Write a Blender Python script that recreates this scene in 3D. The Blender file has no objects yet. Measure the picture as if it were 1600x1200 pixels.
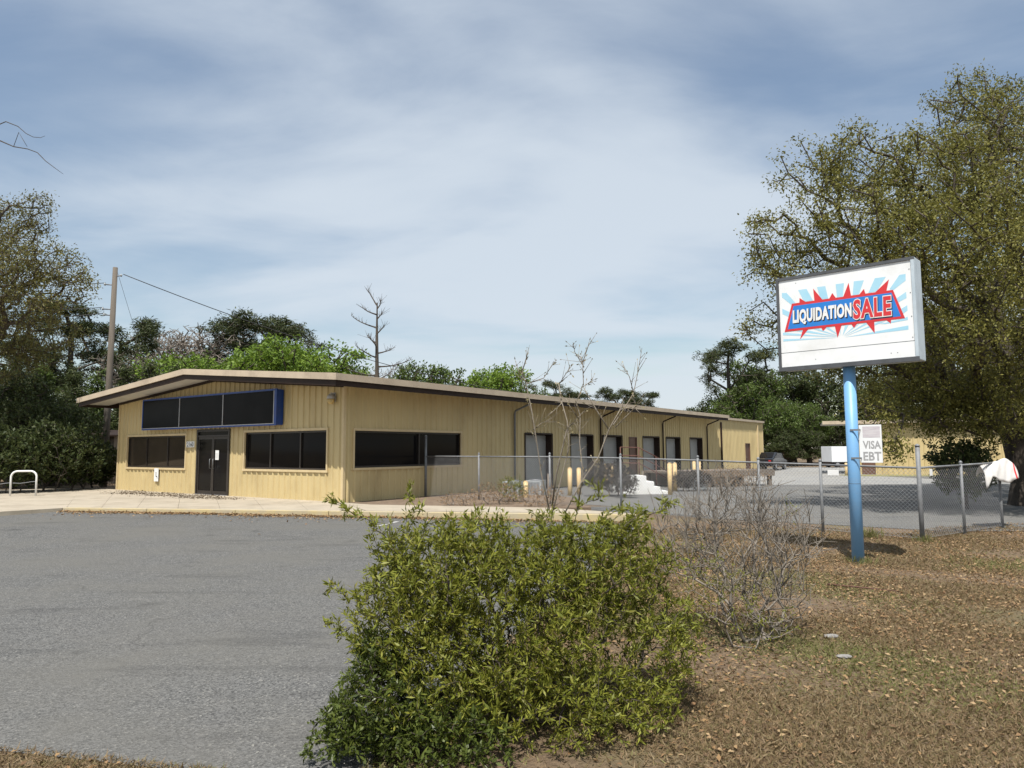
import bpy, bmesh, math, random
import numpy as np
from mathutils import Vector, Matrix
S = bpy.context.scene
COL = S.collection
rng = np.random.default_rng(7)
R = math.radians

# ------------------------------------------------------------------ camera, sky, sun, exposure
cam = bpy.data.cameras.new('camera'); camo = bpy.data.objects.new('camera', cam); COL.objects.link(camo)
cam.sensor_width = 36; cam.lens = 25.2; cam.clip_end = 6000; cam.clip_start = 0.05
camo.location = (0, 0, 1.58)
camo.rotation_mode = 'QUATERNION'
pitch = math.atan(103 / 1120)
camo.rotation_quaternion = (Matrix.Rotation(math.pi / 2 + pitch, 4, 'X') @ Matrix.Rotation(R(-0.28), 4, 'Z')).to_quaternion()
S.camera = camo

SUN_H = Vector((0.13, 0.50))                     # shadow offset per metre of height
elev = math.atan(1 / SUN_H.length)
sun = bpy.data.lights.new('sun', 'SUN'); suno = bpy.data.objects.new('sun', sun); COL.objects.link(suno)
sun.energy = 5.0; sun.angle = R(0.5); sun.color = (1, 0.96, 0.90)
suno.rotation_euler = Vector((SUN_H.x, SUN_H.y, -1)).to_track_quat('-Z', 'Y').to_euler()
W = bpy.data.worlds.new('World'); S.world = W; W.use_nodes = True
nt = W.node_tree; N = nt.nodes; L = nt.links
bg = N['Background']
sky = N.new('ShaderNodeTexSky'); sky.sky_type = 'NISHITA'; sky.sun_disc = False
sky.sun_elevation = elev; sky.sun_rotation = math.atan2(-SUN_H.x, -SUN_H.y)
sky.air_density = 1.3; sky.dust_density = 0.25; sky.ozone_density = 1.6
bg.inputs['Strength'].default_value = 0.088
tc = N.new('ShaderNodeTexCoord'); sx = N.new('ShaderNodeSeparateXYZ'); L.new(tc.outputs['Generated'], sx.inputs[0])
def math_n(op, a, b=None, c=None):
    m = N.new('ShaderNodeMath'); m.operation = op
    for i, q in enumerate((a, b, c)):
        if q is None: continue
        if isinstance(q, (int, float)): m.inputs[i].default_value = q
        else: L.new(q, m.inputs[i])
    return m.outputs[0]
zc = math_n('ADD', math_n('MAXIMUM', sx.outputs['Z'], 0.0), 0.10)
px_ = math_n('DIVIDE', sx.outputs['X'], zc); py_ = math_n('DIVIDE', sx.outputs['Y'], zc)
cb = N.new('ShaderNodeCombineXYZ'); L.new(px_, cb.inputs[0]); L.new(py_, cb.inputs[1])
def cloud_noise(scale, rot, stretch, detail, rough, dist, loc):
    mp = N.new('ShaderNodeMapping'); mp.inputs['Rotation'].default_value = (0, 0, R(rot))
    mp.inputs['Scale'].default_value = (scale, scale * stretch, 1); mp.inputs['Location'].default_value = loc
    L.new(cb.outputs[0], mp.inputs[0])
    n = N.new('ShaderNodeTexNoise'); n.inputs['Scale'].default_value = 1; n.inputs['Detail'].default_value = detail
    n.inputs['Roughness'].default_value = rough; n.inputs['Distortion'].default_value = dist
    L.new(mp.outputs[0], n.inputs['Vector']); return n.outputs[0]
n1 = cloud_noise(0.42, 38, 1.25, 4, 0.48, 0.6, (3.1, 0.4, 0))
n2 = cloud_noise(1.0, 48, 1.6, 8, 0.56, 0.4, (1.3, 6.2, 0))
mix = math_n('ADD', math_n('MULTIPLY', n1, 0.72), math_n('MULTIPLY', n2, 0.28))
mr = N.new('ShaderNodeMapRange'); mr.interpolation_type = 'SMOOTHSTEP'
mr.inputs['From Min'].default_value = 0.36; mr.inputs['From Max'].default_value = 0.58
mr.inputs['To Min'].default_value = 0.10; mr.inputs['To Max'].default_value = 0.86
L.new(mix, mr.inputs['Value'])
mx = N.new('ShaderNodeMix'); mx.data_type = 'RGBA'
L.new(mr.outputs[0], mx.inputs['Factor']); L.new(sky.outputs[0], mx.inputs[6])
mx.inputs[7].default_value = (6.1, 6.75, 7.45, 1)
L.new(mx.outputs[2], bg.inputs['Color'])
S.view_settings.view_transform = 'Standard'; S.view_settings.look = 'None'
S.view_settings.exposure = 0.38; S.view_settings.gamma = 1

# ------------------------------------------------------------------ helpers
def tag(o, label=None, cat=None, group=None, kind=None):
    if label: o['label'] = label
    if cat: o['category'] = cat
    if group: o['group'] = group
    if kind: o['kind'] = kind
    return o
def empty(name, loc=(0, 0, 0), rz=0, **k):
    o = bpy.data.objects.new(name, None); COL.objects.link(o); o.location = loc; o.rotation_euler = (0, 0, rz)
    return tag(o, **k)
def link(name, me, mat=None, parent=None, loc=None, rz=0, **k):
    o = bpy.data.objects.new(name, me); COL.objects.link(o)
    if mat and not me.materials: me.materials.append(mat)
    if parent: o.parent = parent
    if loc is not None: o.location = loc
    if rz: o.rotation_euler = (0, 0, rz)
    return tag(o, **k)
def mesh_np(name, V, F, smooth=False):
    V = np.ascontiguousarray(V, dtype=np.float32); F = np.ascontiguousarray(F, dtype=np.int32)
    me = bpy.data.meshes.new(name); k = F.shape[1]
    me.vertices.add(len(V)); me.vertices.foreach_set('co', V.ravel())
    me.loops.add(F.size); me.loops.foreach_set('vertex_index', F.ravel())
    me.polygons.add(len(F)); me.polygons.foreach_set('loop_start', np.arange(0, F.size, k, dtype=np.int32))
    me.polygons.foreach_set('loop_total', np.full(len(F), k, dtype=np.int32))
    if smooth: me.polygons.foreach_set('use_smooth', np.ones(len(F), dtype=bool))
    me.update(calc_edges=True); me.validate(); return me
class MB:
    def __init__(s): s.v = []; s.f = []; s.sm = []
    def add(s, vs, fs, sm=False):
        o = len(s.v); s.v += [tuple(p) for p in vs]
        for q in fs: s.f.append([i + o for i in q]); s.sm.append(sm)
        return s
    def box(s, x0, x1, y0, y1, z0, z1):
        return s.add([(x0, y0, z0), (x1, y0, z0), (x1, y1, z0), (x0, y1, z0), (x0, y0, z1), (x1, y0, z1), (x1, y1, z1), (x0, y1, z1)],
                     [(3, 2, 1, 0), (4, 5, 6, 7), (0, 1, 5, 4), (1, 2, 6, 5), (2, 3, 7, 6), (3, 0, 4, 7)])
    def prism(s, poly, axis, a, b):            # poly 2D extruded along axis between a and b
        n = len(poly)
        def P(p, t): return {'x': (t, p[0], p[1]), 'y': (p[0], t, p[1]), 'z': (p[0], p[1], t)}[axis]
        vs = [P(p, a) for p in poly] + [P(p, b) for p in poly]
        fs = [tuple(range(n))[::-1], tuple(range(n, 2 * n))] + [(i, (i + 1) % n, n + (i + 1) % n, n + i) for i in range(n)]
        return s.add(vs, fs)
    def tube(s, pts, r, n=8, cap=True):
        pts = [Vector(p) for p in pts]; rs = r if isinstance(r, (list, tuple)) else [r] * len(pts)
        rings = []; up = None
        for i, p in enumerate(pts):
            d = (pts[min(i + 1, len(pts) - 1)] - pts[max(i - 1, 0)]).normalized()
            if up is None: up = d.orthogonal().normalized()
            else: up = (up - d * up.dot(d)).normalized()
            w = d.cross(up)
            rings.append([p + (up * math.cos(2 * math.pi * k / n) + w * math.sin(2 * math.pi * k / n)) * rs[i] for k in range(n)])
        vs = [q for ring in rings for q in ring]
        fs = [(i * n + k, i * n + (k + 1) % n, (i + 1) * n + (k + 1) % n, (i + 1) * n + k) for i in range(len(pts) - 1) for k in range(n)]
        s.add(vs, fs, True)
        if cap: s.add([], [])
        if cap:
            o = len(s.v) - len(vs)
            s.f.append([o + k for k in range(n)][::-1]); s.sm.append(False)
            s.f.append([o + (len(pts) - 1) * n + k for k in range(n)]); s.sm.append(False)
        return s
    def mesh(s, name, bevel=0):
        me = bpy.data.meshes.new(name); me.from_pydata(s.v, [], s.f)
        bm = bmesh.new(); bm.from_mesh(me); bmesh.ops.recalc_face_normals(bm, faces=bm.faces)
        if bevel: bmesh.ops.bevel(bm, geom=[e for e in bm.edges if e.calc_face_angle(0) > .5], offset=bevel, segments=2, affect='EDGES', profile=.6)
        bm.to_mesh(me); bm.free()
        if not bevel and len(me.polygons) == len(s.sm): me.polygons.foreach_set('use_smooth', s.sm)
        me.update(); return me
    def build(s, name, mat, parent=None, bevel=0, loc=None, rz=0, **k):
        return link(name, s.mesh(name, bevel), mat, parent, loc, rz, **k)
def box(name, mat, parent, x0, x1, y0, y1, z0, z1, bevel=0, **k):
    return MB().box(x0, x1, y0, y1, z0, z1).build(name, mat, parent, bevel, **k)

def nodes(name):
    m = bpy.data.materials.new(name); m.use_nodes = True
    return m, m.node_tree.nodes, m.node_tree.links, m.node_tree.nodes['Principled BSDF']
def mat(name, c, rough=0.6, c2=None, scale=4.0, metal=0, bump=0, bscale=60, detail=6, stretch=(1, 1, 1), spec=None, dirt=None, dscale=1.3, damt=.5):
    """procedural: two tones mixed by noise, optional stain tone with its own shape, fine relief"""
    m, n, l, b = nodes(name)
    b.inputs['Roughness'].default_value = rough; b.inputs['Metallic'].default_value = metal
    if spec is not None: b.inputs['Specular IOR Level'].default_value = spec
    t = n.new('ShaderNodeTexCoord'); mp = n.new('ShaderNodeMapping'); mp.inputs['Scale'].default_value = stretch; l.new(t.outputs['Object'], mp.inputs[0])
    def noise(sc, det=detail, ro=.6):
        q = n.new('ShaderNodeTexNoise'); q.inputs['Scale'].default_value = sc; q.inputs['Detail'].default_value = det; q.inputs['Roughness'].default_value = ro
        l.new(mp.outputs[0], q.inputs['Vector']); return q.outputs[0]
    def mixc(fac, a, bb):
        q = n.new('ShaderNodeMix'); q.data_type = 'RGBA'; l.new(fac, q.inputs['Factor'])
        for i, v in ((6, a), (7, bb)):
            if isinstance(v, tuple): q.inputs[i].default_value = (*v, 1)
            else: l.new(v, q.inputs[i])
        return q.outputs[2]
    def ramp(fac, lo, hi, tmax=1.0):
        q = n.new('ShaderNodeMapRange'); q.inputs['From Min'].default_value = lo; q.inputs['From Max'].default_value = hi; q.inputs['To Max'].default_value = tmax
        l.new(fac, q.inputs['Value']); return q.outputs[0]
    col = mixc(ramp(noise(scale), .35, .65), c, c2 or tuple(x * .85 for x in c))
    if dirt: col = mixc(ramp(noise(dscale, 8, .7), .5, .72, damt), col, dirt)
    l.new(col, b.inputs['Base Color'])
    if bump:
        bp = n.new('ShaderNodeBump'); bp.inputs['Strength'].default_value = bump; bp.inputs['Distance'].default_value = .02
        l.new(noise(bscale, 4), bp.inputs['Height']); l.new(bp.outputs[0], b.inputs['Normal'])
    return m
def leafmat(name, cols, trans=.3, rough=.55):
    m, n, l, b = nodes(name)
    g = n.new('ShaderNodeNewGeometry'); r = n.new('ShaderNodeValToRGB'); e = r.color_ramp.elements
    for i, c in enumerate(cols):
        p = i / max(1, len(cols) - 1)
        el = e[i] if i < 2 else e.new(p)
        el.position = p; el.color = (*c, 1)
    l.new(g.outputs['Random Per Island'], r.inputs[0]); l.new(r.outputs[0], b.inputs['Base Color']); b.inputs['Roughness'].default_value = rough
    b.inputs['Specular IOR Level'].default_value = .3
    tr = n.new('ShaderNodeBsdfTranslucent'); l.new(r.outputs[0], tr.inputs[0])
    ms = n.new('ShaderNodeMixShader'); ms.inputs[0].default_value = trans
    l.new(b.outputs[0], ms.inputs[1]); l.new(tr.outputs[0], ms.inputs[2]); l.new(ms.outputs[0], n['Material Output'].inputs[0])
    return m

def smooth(t): t = min(1, max(0, t)); return t * t * (3 - 2 * t)
def g(y): return -0.13 - 0.26 * smooth((22 - y) / 10)

# ------------------------------------------------------------------ materials
M = {}
M['tan'] = mat('tan_metal', (.54, .43, .22), .5, (.495, .392, .198), 1.2, stretch=(1, 1, .35), dirt=(.34, .25, .12), dscale=1.1, damt=.6)
M['trim'] = mat('tan_trim', (.58, .46, .27), .5, (.52, .41, .23), 3)
M['fascia'] = mat('fascia_metal', (.50, .41, .30), .55, (.43, .35, .26), 1.5, dirt=(.22, .17, .12), dscale=1.1, damt=.5)
M['brown'] = mat('brown_metal', (.036, .022, .017), .55, (.026, .017, .013), 3, spec=.2)
M['soffit'] = mat('soffit_panel', (.62, .60, .55), .7, (.55, .53, .48), 1, dirt=(.3, .27, .22), dscale=.8, damt=.4)
M['roof'] = mat('roof_metal', (.42, .38, .31), .5, (.36, .33, .27), 1, dirt=(.2, .17, .13), dscale=.5)
M['pane'] = mat('dark_glass', (.007, .007, .008), .06, (.010, .009, .008), .8, spec=.07)
M['blind'] = mat('tinted_pane_blind', (.050, .040, .030), .12, (.036, .029, .022), .7, spec=.16)
M['black'] = mat('black_panel', (.005, .005, .006), .3, (.009, .009, .010), 1.2, spec=.06)
M['bronze'] = mat('bronze_frame', (.022, .017, .014), .4, (.03, .024, .02), 5)
M['blue'] = mat('blue_sign_metal', (.012, .055, .26), .4, (.010, .045, .21), 3, dirt=(.05, .07, .16), dscale=2)
M['alu'] = mat('weathered_aluminium', (.42, .42, .43), .45, (.34, .34, .35), 6, metal=.5)
M['shutter'] = mat('roller_shutter', (.36, .36, .35), .5, (.31, .31, .30), 2, dirt=(.3, .28, .24), dscale=1.5)
M['doorbrown'] = mat('brown_door', (.14, .075, .05), .5, (.12, .06, .042), 2)
M['concrete'] = mat('concrete', (.40, .345, .265), .9, (.33, .285, .22), 1.3, bump=.3, bscale=90, dirt=(.22, .18, .13), dscale=.7, damt=.75)
M['kerb'] = mat('kerb_paint', (.46, .37, .19), .85, (.40, .345, .24), 3, bump=.3, bscale=70, dirt=(.33, .29, .22), dscale=2.2, damt=.9)
M['white'] = mat('white_paint', (.78, .78, .77), .5, (.72, .72, .70), 3, dirt=(.5, .48, .43), dscale=2.5, damt=.4)
M['signface'] = mat('sign_face', (.80, .81, .81), .35, (.76, .77, .77), 2, dirt=(.58, .57, .52), dscale=2.0, damt=.35)
M['cabinet'] = mat('sign_cabinet', (.50, .57, .62), .45, (.42, .49, .54), 3, dirt=(.28, .30, .31), dscale=2)
M['retainer'] = mat('sign_retainer', (.085, .09, .10), .6, (.06, .065, .07), 5)
M['poleblue'] = mat('blue_pole_paint', (.17, .37, .62), .45, (.15, .33, .56), 2.5, bump=.05, dirt=(.26, .38, .52), dscale=2.5, damt=.5)
M['red'] = mat('print_red', (.62, .035, .04), .4, (.57, .03, .036), 6)
M['printblue'] = mat('print_blue', (.02, .20, .60), .4, (.02, .18, .55), 6)
M['ray'] = mat('print_light_blue', (.33, .60, .74), .4, (.40, .64, .76), 3)
M['ink'] = mat('print_black', (.012, .013, .02), .5)
M['grey_ink'] = mat('print_grey', (.30, .30, .30), .6, (.38, .38, .38), 20)
M['faded'] = mat('print_faded_purple', (.50, .45, .48), .6, (.60, .57, .58), 8, stretch=(1, 1, 6))
M['galv'] = mat('galvanised_steel', (.21, .215, .22), .65, (.15, .155, .16), 12, metal=.1)
M['galvdark'] = mat('dull_galvanised_steel', (.20, .205, .21), .5, (.15, .155, .16), 12, metal=.4)
M['wire'] = mat('chain_wire', (.36, .37, .38), .55, (.28, .28, .29), 9, metal=.1)
M['yellow'] = mat('bollard_paint', (.66, .47, .22), .6, (.60, .44, .22), 6, dirt=(.35, .27, .17), dscale=5, damt=.9)
M['wood'] = mat('weathered_wood', (.22, .18, .14), .9, (.15, .12, .095), 3, stretch=(6, 6, .4), bump=.4, bscale=30)
M['polewood'] = mat('pole_wood', (.15, .125, .10), .9, (.10, .085, .068), 3, stretch=(8, 8, .3), bump=.4, bscale=30)
M['bark'] = mat('bark', (.085, .068, .052), .95, (.05, .04, .032), 5, stretch=(1, 1, .3), bump=.8, bscale=18)
M['greybark'] = mat('grey_bark', (.26, .225, .19), .95, (.16, .135, .11), 7, bump=.4, bscale=40)
M['twig'] = mat('grey_twig', (.23, .20, .165), .95, (.13, .112, .09), 9)
M['palebark'] = mat('pale_bark', (.27, .23, .18), .9, (.19, .16, .125), 9, bump=.3, bscale=50)
M['cable'] = mat('black_cable', (.03, .03, .03), .6)
M['rust'] = mat('rusty_rail', (.13, .055, .04), .8, (.09, .04, .03), 9)
M['plastic'] = mat('white_sheet_plastic', (.62, .60, .58), .45, (.55, .53, .50), 4, dirt=(.5, .46, .40), dscale=5, damt=.5)
M['ac'] = mat('grey_unit', (.36, .38, .39), .5, (.30, .32, .33), 4)
M['carblack'] = mat('black_car_paint', (.012, .013, .016), .18, (.016, .017, .02), 2, spec=.6)
M['tyre'] = mat('tyre', (.015, .015, .015), .9)
M['truckwhite'] = mat('truck_white', (.76, .77, .78), .4, (.70, .71, .72), 1)
M['stone'] = mat('grey_stone', (.26, .25, .23), .9, (.18, .17, .16), 8)
M['mulch'] = mat('mulch', (.20, .14, .09), .95, (.12, .085, .06), 14, bump=1, bscale=60, dirt=(.34, .27, .19), dscale=6)
M['lens'] = mat('amber_lens', (.55, .40, .16), .3)
L_oak = leafmat('live_oak_leaf', [(.105, .11, .026), (.165, .16, .038), (.235, .215, .052), (.13, .13, .03)], .3)
L_bud = leafmat('budding_leaf', [(.11, .10, .033), (.175, .16, .05), (.14, .145, .042), (.125, .095, .037)], .3)
L_bright = leafmat('bright_leaf', [(.085, .15, .018), (.14, .22, .028), (.19, .27, .035), (.11, .18, .025)], .35)
L_green = leafmat('green_leaf', [(.05, .08, .018), (.085, .125, .025), (.12, .16, .035)], .3)
L_dark = leafmat('dark_leaf', [(.035, .052, .017), (.06, .078, .024), (.09, .105, .034)], .3)
L_pine = leafmat('pine_needle', [(.035, .05, .018), (.055, .07, .024), (.08, .092, .032)], .2)
L_bush = leafmat('bush_leaf', [(.105, .125, .018), (.18, .20, .026), (.26, .26, .04), (.14, .16, .02), (.20, .175, .034)], .32, .5)
L_shade = leafmat('dark_shrub_leaf', [(.05, .07, .014), (.08, .105, .02), (.12, .145, .028)], .3, .4)
L_dead = leafmat('dead_leaf', [(.20, .115, .05), (.30, .19, .09), (.38, .27, .15), (.24, .14, .07), (.15, .09, .05)], .15, .8)
L_bed = leafmat('dry_scrub_leaf', [(.04, .036, .033), (.065, .058, .052), (.09, .078, .068)], .1, .8)
L_grass = leafmat('grass_blade', [(.17, .11, .06), (.25, .175, .095), (.14, .105, .045), (.20, .135, .075), (.13, .115, .045), (.30, .225, .135), (.15, .095, .05)], .2, .8)

def ground_mat():
    m, n, l, b = nodes('dry_lawn_soil'); b.inputs['Roughness'].default_value = .95
    t = n.new('ShaderNodeTexCoord')
    def noise(sc, d=8, r=.65):
        q = n.new('ShaderNodeTexNoise'); q.inputs['Scale'].default_value = sc; q.inputs['Detail'].default_value = d; q.inputs['Roughness'].default_value = r
        l.new(t.outputs['Object'], q.inputs['Vector']); return q.outputs[0]
    r1 = n.new('ShaderNodeValToRGB'); e = r1.color_ramp.elements
    e[0].position = .3; e[0].color = (.085, .055, .034, 1); e[1].position = .72; e[1].color = (.25, .18, .105, 1)
    k = e.new(.5); k.color = (.155, .105, .062, 1)
    l.new(noise(24, 10, .75), r1.inputs[0])
    mxx = n.new('ShaderNodeMix'); mxx.data_type = 'RGBA'; mr_ = n.new('ShaderNodeMapRange'); mr_.inputs['From Min'].default_value = .5; mr_.inputs['From Max'].default_value = .7; mr_.inputs['To Max'].default_value = .55
    l.new(noise(.55), mr_.inputs['Value']); l.new(mr_.outputs[0], mxx.inputs['Factor']); l.new(r1.outputs[0], mxx.inputs[6]); mxx.inputs[7].default_value = (.12, .125, .045, 1)
    l.new(mxx.outputs[2], b.inputs['Base Color'])
    bp = n.new('ShaderNodeBump'); bp.inputs['Strength'].default_value = .9; bp.inputs['Distance'].default_value = .03
    l.new(noise(55, 6), bp.inputs['Height']); l.new(bp.outputs[0], b.inputs['Normal']); return m
def asphalt_mat(name, lo, hi, warm):
    m, n, l, b = nodes(name); b.inputs['Roughness'].default_value = .9; b.inputs['Specular IOR Level'].default_value = .25
    t = n.new('ShaderNodeTexCoord')
    def noise(sc, d=4, r=.6, st=None):
        q = n.new('ShaderNodeTexNoise'); q.inputs['Scale'].default_value = sc; q.inputs['Detail'].default_value = d; q.inputs['Roughness'].default_value = r
        if st:
            mp = n.new('ShaderNodeMapping'); mp.inputs['Scale'].default_value = st; mp.inputs['Rotation'].default_value = (0, 0, R(12)); l.new(t.outputs['Object'], mp.inputs[0]); l.new(mp.outputs[0], q.inputs['Vector'])
        else: l.new(t.outputs['Object'], q.inputs['Vector'])
        return q.outputs[0]
    def mix_(f, a, c, mode='MIX'):
        q = n.new('ShaderNodeMix'); q.data_type = 'RGBA'; q.blend_type = mode
        if isinstance(f, float): q.inputs['Factor'].default_value = f
        else: l.new(f, q.inputs['Factor'])
        for i, v in ((6, a), (7, c)):
            if isinstance(v, tuple): q.inputs[i].default_value = (*v, 1)
            else: l.new(v, q.inputs[i])
        return q.outputs[2]
    def ramp(f, a, c, tm=1.0):
        q = n.new('ShaderNodeMapRange'); q.inputs['From Min'].default_value = a; q.inputs['From Max'].default_value = c; q.inputs['To Max'].default_value = tm; l.new(f, q.inputs['Value']); return q.outputs[0]
    vor = n.new('ShaderNodeTexVoronoi'); vor.inputs['Scale'].default_value = 75; l.new(t.outputs['Object'], vor.inputs['Vector'])
    sp = n.new('ShaderNodeSeparateColor'); l.new(vor.outputs['Color'], sp.inputs[0])
    base = mix_(sp.outputs[0], (lo, lo, lo * .98), (hi, hi * .985, hi * .94))
    base = mix_(ramp(sp.outputs[1], .94, 1.0, .65), base, (.34, .325, .29))
    base = mix_(ramp(noise(.5, 6), .4, .68, .75), base, (warm, warm * .96, warm * .86))
    base = mix_(ramp(noise(.35, 7, .7, (1, 5, 1)), .54, .72, .5), base, (lo * .75, lo * .75, lo * .75))
    base = mix_(ramp(noise(1.6, 8, .75), .60, .75, .5), base, (hi * 1.15, hi * 1.1, hi))
    ce = n.new('ShaderNodeTexVoronoi'); ce.feature = 'DISTANCE_TO_EDGE'; ce.inputs['Scale'].default_value = .22
    wv = n.new('ShaderNodeVectorMath'); wv.operation = 'ADD'; l.new(t.outputs['Object'], wv.inputs[0])
    wn = n.new('ShaderNodeTexNoise'); wn.inputs['Scale'].default_value = 1.1; wn.inputs['Detail'].default_value = 6; l.new(t.outputs['Object'], wn.inputs['Vector'])
    ws_ = n.new('ShaderNodeVectorMath'); ws_.operation = 'SCALE'; ws_.inputs['Scale'].default_value = 1.6; l.new(wn.outputs['Color'], ws_.inputs[0]); l.new(ws_.outputs[0], wv.inputs[1]); l.new(wv.outputs[0], ce.inputs['Vector'])
    cm = n.new('ShaderNodeMath'); cm.operation = 'MULTIPLY'; l.new(ramp(ce.outputs['Distance'], .005, .0015, .3), cm.inputs[0]); l.new(ramp(noise(.3, 3), .5, .6), cm.inputs[1])
    base = mix_(cm.outputs[0], base, (.02, .02, .02))
    base = mix_(ramp(noise(.9, 3, .5), .66, .74, .45), base, (lo * .5, lo * .5, lo * .5))
    l.new(base, b.inputs['Base Color'])
    bp = n.new('ShaderNodeBump'); bp.inputs['Strength'].default_value = .7; bp.inputs['Distance'].default_value = .008
    l.new(vor.outputs['Distance'], bp.inputs['Height']); l.new(bp.outputs[0], b.inputs['Normal']); return m
M['ground'] = ground_mat()
M['asphalt'] = asphalt_mat('worn_asphalt', .05, .165, .125)
M['yard'] = asphalt_mat('yard_asphalt', .085, .165, .17)

# ------------------------------------------------------------------ ground, parking lot, yard
ys = [-60, -10, 0] + [1 + .5 * i for i in range(50)] + [30, 45, 80, 200, 900, 4000]
V = []; F = []
xs = [-4000, -200, -40, -12, -4, 0, 4, 12, 40, 200, 4000]
for y in ys:
    for x in xs: V.append((x, y, g(y) - .006))
for i in range(len(ys) - 1):
    for j in range(len(xs) - 1):
        a = i * len(xs) + j; F.append((a, a + 1, a + len(xs) + 1, a + len(xs)))
link('ground', mesh_np('ground', V, F, True), M['ground'], kind='structure')
def strip_sheet(name, material, y0, y1, xl, xr, dz, step=.25, jit=.04, nx=2):
    V = []; F = []; yy = list(np.arange(y0, y1 + 1e-6, step)); n = nx + 1
    r_ = random.Random(name)
    for y in yy:
        a = xl(y) + r_.uniform(-jit, jit); b = xr(y) + r_.uniform(-jit, jit)
        for k in range(n): V.append((a + (b - a) * k / nx, y, g(y) + dz))
    for i in range(len(yy) - 1):
        for k in range(nx): q = i * n + k; F.append((q, q + 1, q + n + 1, q + n))
    return link(name, mesh_np(name, V, F, True), material, kind='structure')
def lerp_pts(pts):
    ya = [p[1] for p in pts]; xa = [p[0] for p in pts]
    return lambda y: float(np.interp(y, ya, xa))
lot_right = lerp_pts([(-.4, 3.6), (-.9, 4.6), (-.75, 5.5), (-.2, 7), (1.0, 11), (2.6, 16), (3.4, 18.5), (3.8, 22)])
def lot_left(y):
    if y < 6.2: return -1.9 - (y - 4.35) * 4.2 if y > 4.35 else -1.9
    return -45
lot_left = lerp_pts([(-1.0, 4.25), (-1.75, 4.6), (-3.6, 5.0), (-6, 5.5), (-12, 6.6), (-45, 12), (-45, 24)])
strip_sheet('parking_lot', M['asphalt'], 4.3, 22.0, lot_left, lot_right, 0.0)
# yard behind the fence: from the fence line back to the far building
FA = Vector((-3.05, 25.38)); FB = Vector((8.44, 15.0)); FC = Vector((11.3, 16.77))
def fence_x(y): return FB.x + (y - FB.y) * (FA.x - FB.x) / (FA.y - FB.y)
yard_left = lerp_pts([(10.0, 16.2), (5.2, 18.6), (4.2, 19.4), (2.9, 22), (-1.5, 26), (-1.5, 30), (16, 52), (24, 66)])
yard_right = lerp_pts([(11.6, 16.2), (18, 18.6), (40, 24), (60, 66)])
strip_sheet('service_yard', M['yard'], 16.3, 66, yard_left, yard_right, 0.004, .4, .06)
M['faryard'] = asphalt_mat('pale_yard_surface', .20, .30, .31)
strip_sheet('far_yard', M['faryard'], 34, 64, lerp_pts([(9, 34), (18.5, 52), (25, 64)]), lerp_pts([(24, 34), (22, 46), (34, 50), (44, 64)]), 0.009, .4, .15)
# faded parking stripes
def stripe(a, b, w, label):
    a = Vector(a); b = Vector(b); d = (b - a).normalized(); n_ = Vector((-d.y, d.x)) * w / 2; k = 12
    V = []; F = []
    for i in range(k + 1):
        p = a + (b - a) * i / k
        for s_ in (1, -1): q = p + n_ * s_ * (1 + .2 * math.sin(i * 3.1)); V.append((q.x, q.y, g(q.y) + .005))
    for i in range(k): F.append((2 * i, 2 * i + 1, 2 * i + 3, 2 * i + 2))
    link('parking_stripe', mesh_np('parking_stripe', V, F), M['stripe'], label=label, cat='road marking')
M['stripe'] = mat('worn_white_line', (.50, .49, .46), .9, (.24, .235, .23), 9, dirt=(.16, .16, .155), dscale=5, damt=.95)
stripe((-3.35, 17.3), (-2.9, 18.35), .10, 'short faded white stripe meeting the kerb beside the green bush')

# ------------------------------------------------------------------ building frame: local x = along side wall, y = along front wall (to the left), z up
BC = Vector((-5.29, 22.54, 0)); BA = math.atan2(.814, .581)
bld = empty('commercial_building', BC, BA, label='long tan ribbed metal building with low gable roof and dark windows', cat='building')
U = Vector((.581, .814)); Vv = Vector((-.814, .581))
def loc2w(s, t, z=0): p = Vector((BC.x, BC.y)) + U * s + Vv * t; return Vector((p.x, p.y, z))
WID = 14.2; LEN = 44.2; RID = 7.1; MAIN = 33.0
def roofz(t): return 4.53 - .084 * abs(t - RID)
def ribs(l0, l1, per=.30, d=.038, extra=()):
    pts = []; x = l0; k = 0
    while x < l1 - 1e-6:
        for o, dd in ((0, 0), (.10, 0), (.125, d), (.175, d), (.20, 0)):
            if x + o < l1: pts.append((x + o, dd))
        x += per
    pts.append((l1, 0))
    for e in extra:
        if l0 < e < l1:
            xs_ = [p[0] for p in pts]; dd = float(np.interp(e, xs_, [p[1] for p in pts]))
            if min(abs(e - q) for q in xs_) > 1e-4: pts.append((e, dd))
    return sorted(pts)
def ribbed_wall(name, mp, l0, l1, top, holes, material, parent, z0=-.12, **k):
    """mp(l, d, z) maps wall coordinates to local; holes = (l0, l1, z0, z1)"""
    ex = [h[0] for h in holes] + [h[1] for h in holes]
    pts = ribs(l0, l1, extra=ex); V = []; F = []
    for (a, da), (b, db) in zip(pts[:-1], pts[1:]):
        m_ = (a + b) / 2; cuts = []
        for h in holes:
            if h[0] - 1e-4 < m_ < h[1] + 1e-4: cuts.append((h[2], h[3]))
        cuts.sort(); segs = []; z = z0
        for c0, c1 in cuts:
            if c0 > z: segs.append((z, z, c0, c0))
            z = max(z, c1)
        segs.append((z, z, top(a), top(b)))
        for za, zb, zc_, zd in segs:
            o = len(V); V += [mp(a, da, za), mp(b, db, zb), mp(b, db, zd), mp(a, da, zc_)]; F.append((o, o + 1, o + 2, o + 3))
    return link(name, mesh_np(name, V, F), material, parent, **k)
DOORS = [(10.04, 12.15), (13.8, 15.9), (16.95, 19.06), (21.6, 23.8), (24.8, 26.9), (28.5, 30.6)]
front_holes = [(8.92, 13.43, .93, 2.23), (6.07, 8.15, -.2, 2.37), (.73, 5.17, .95, 2.27)]
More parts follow.
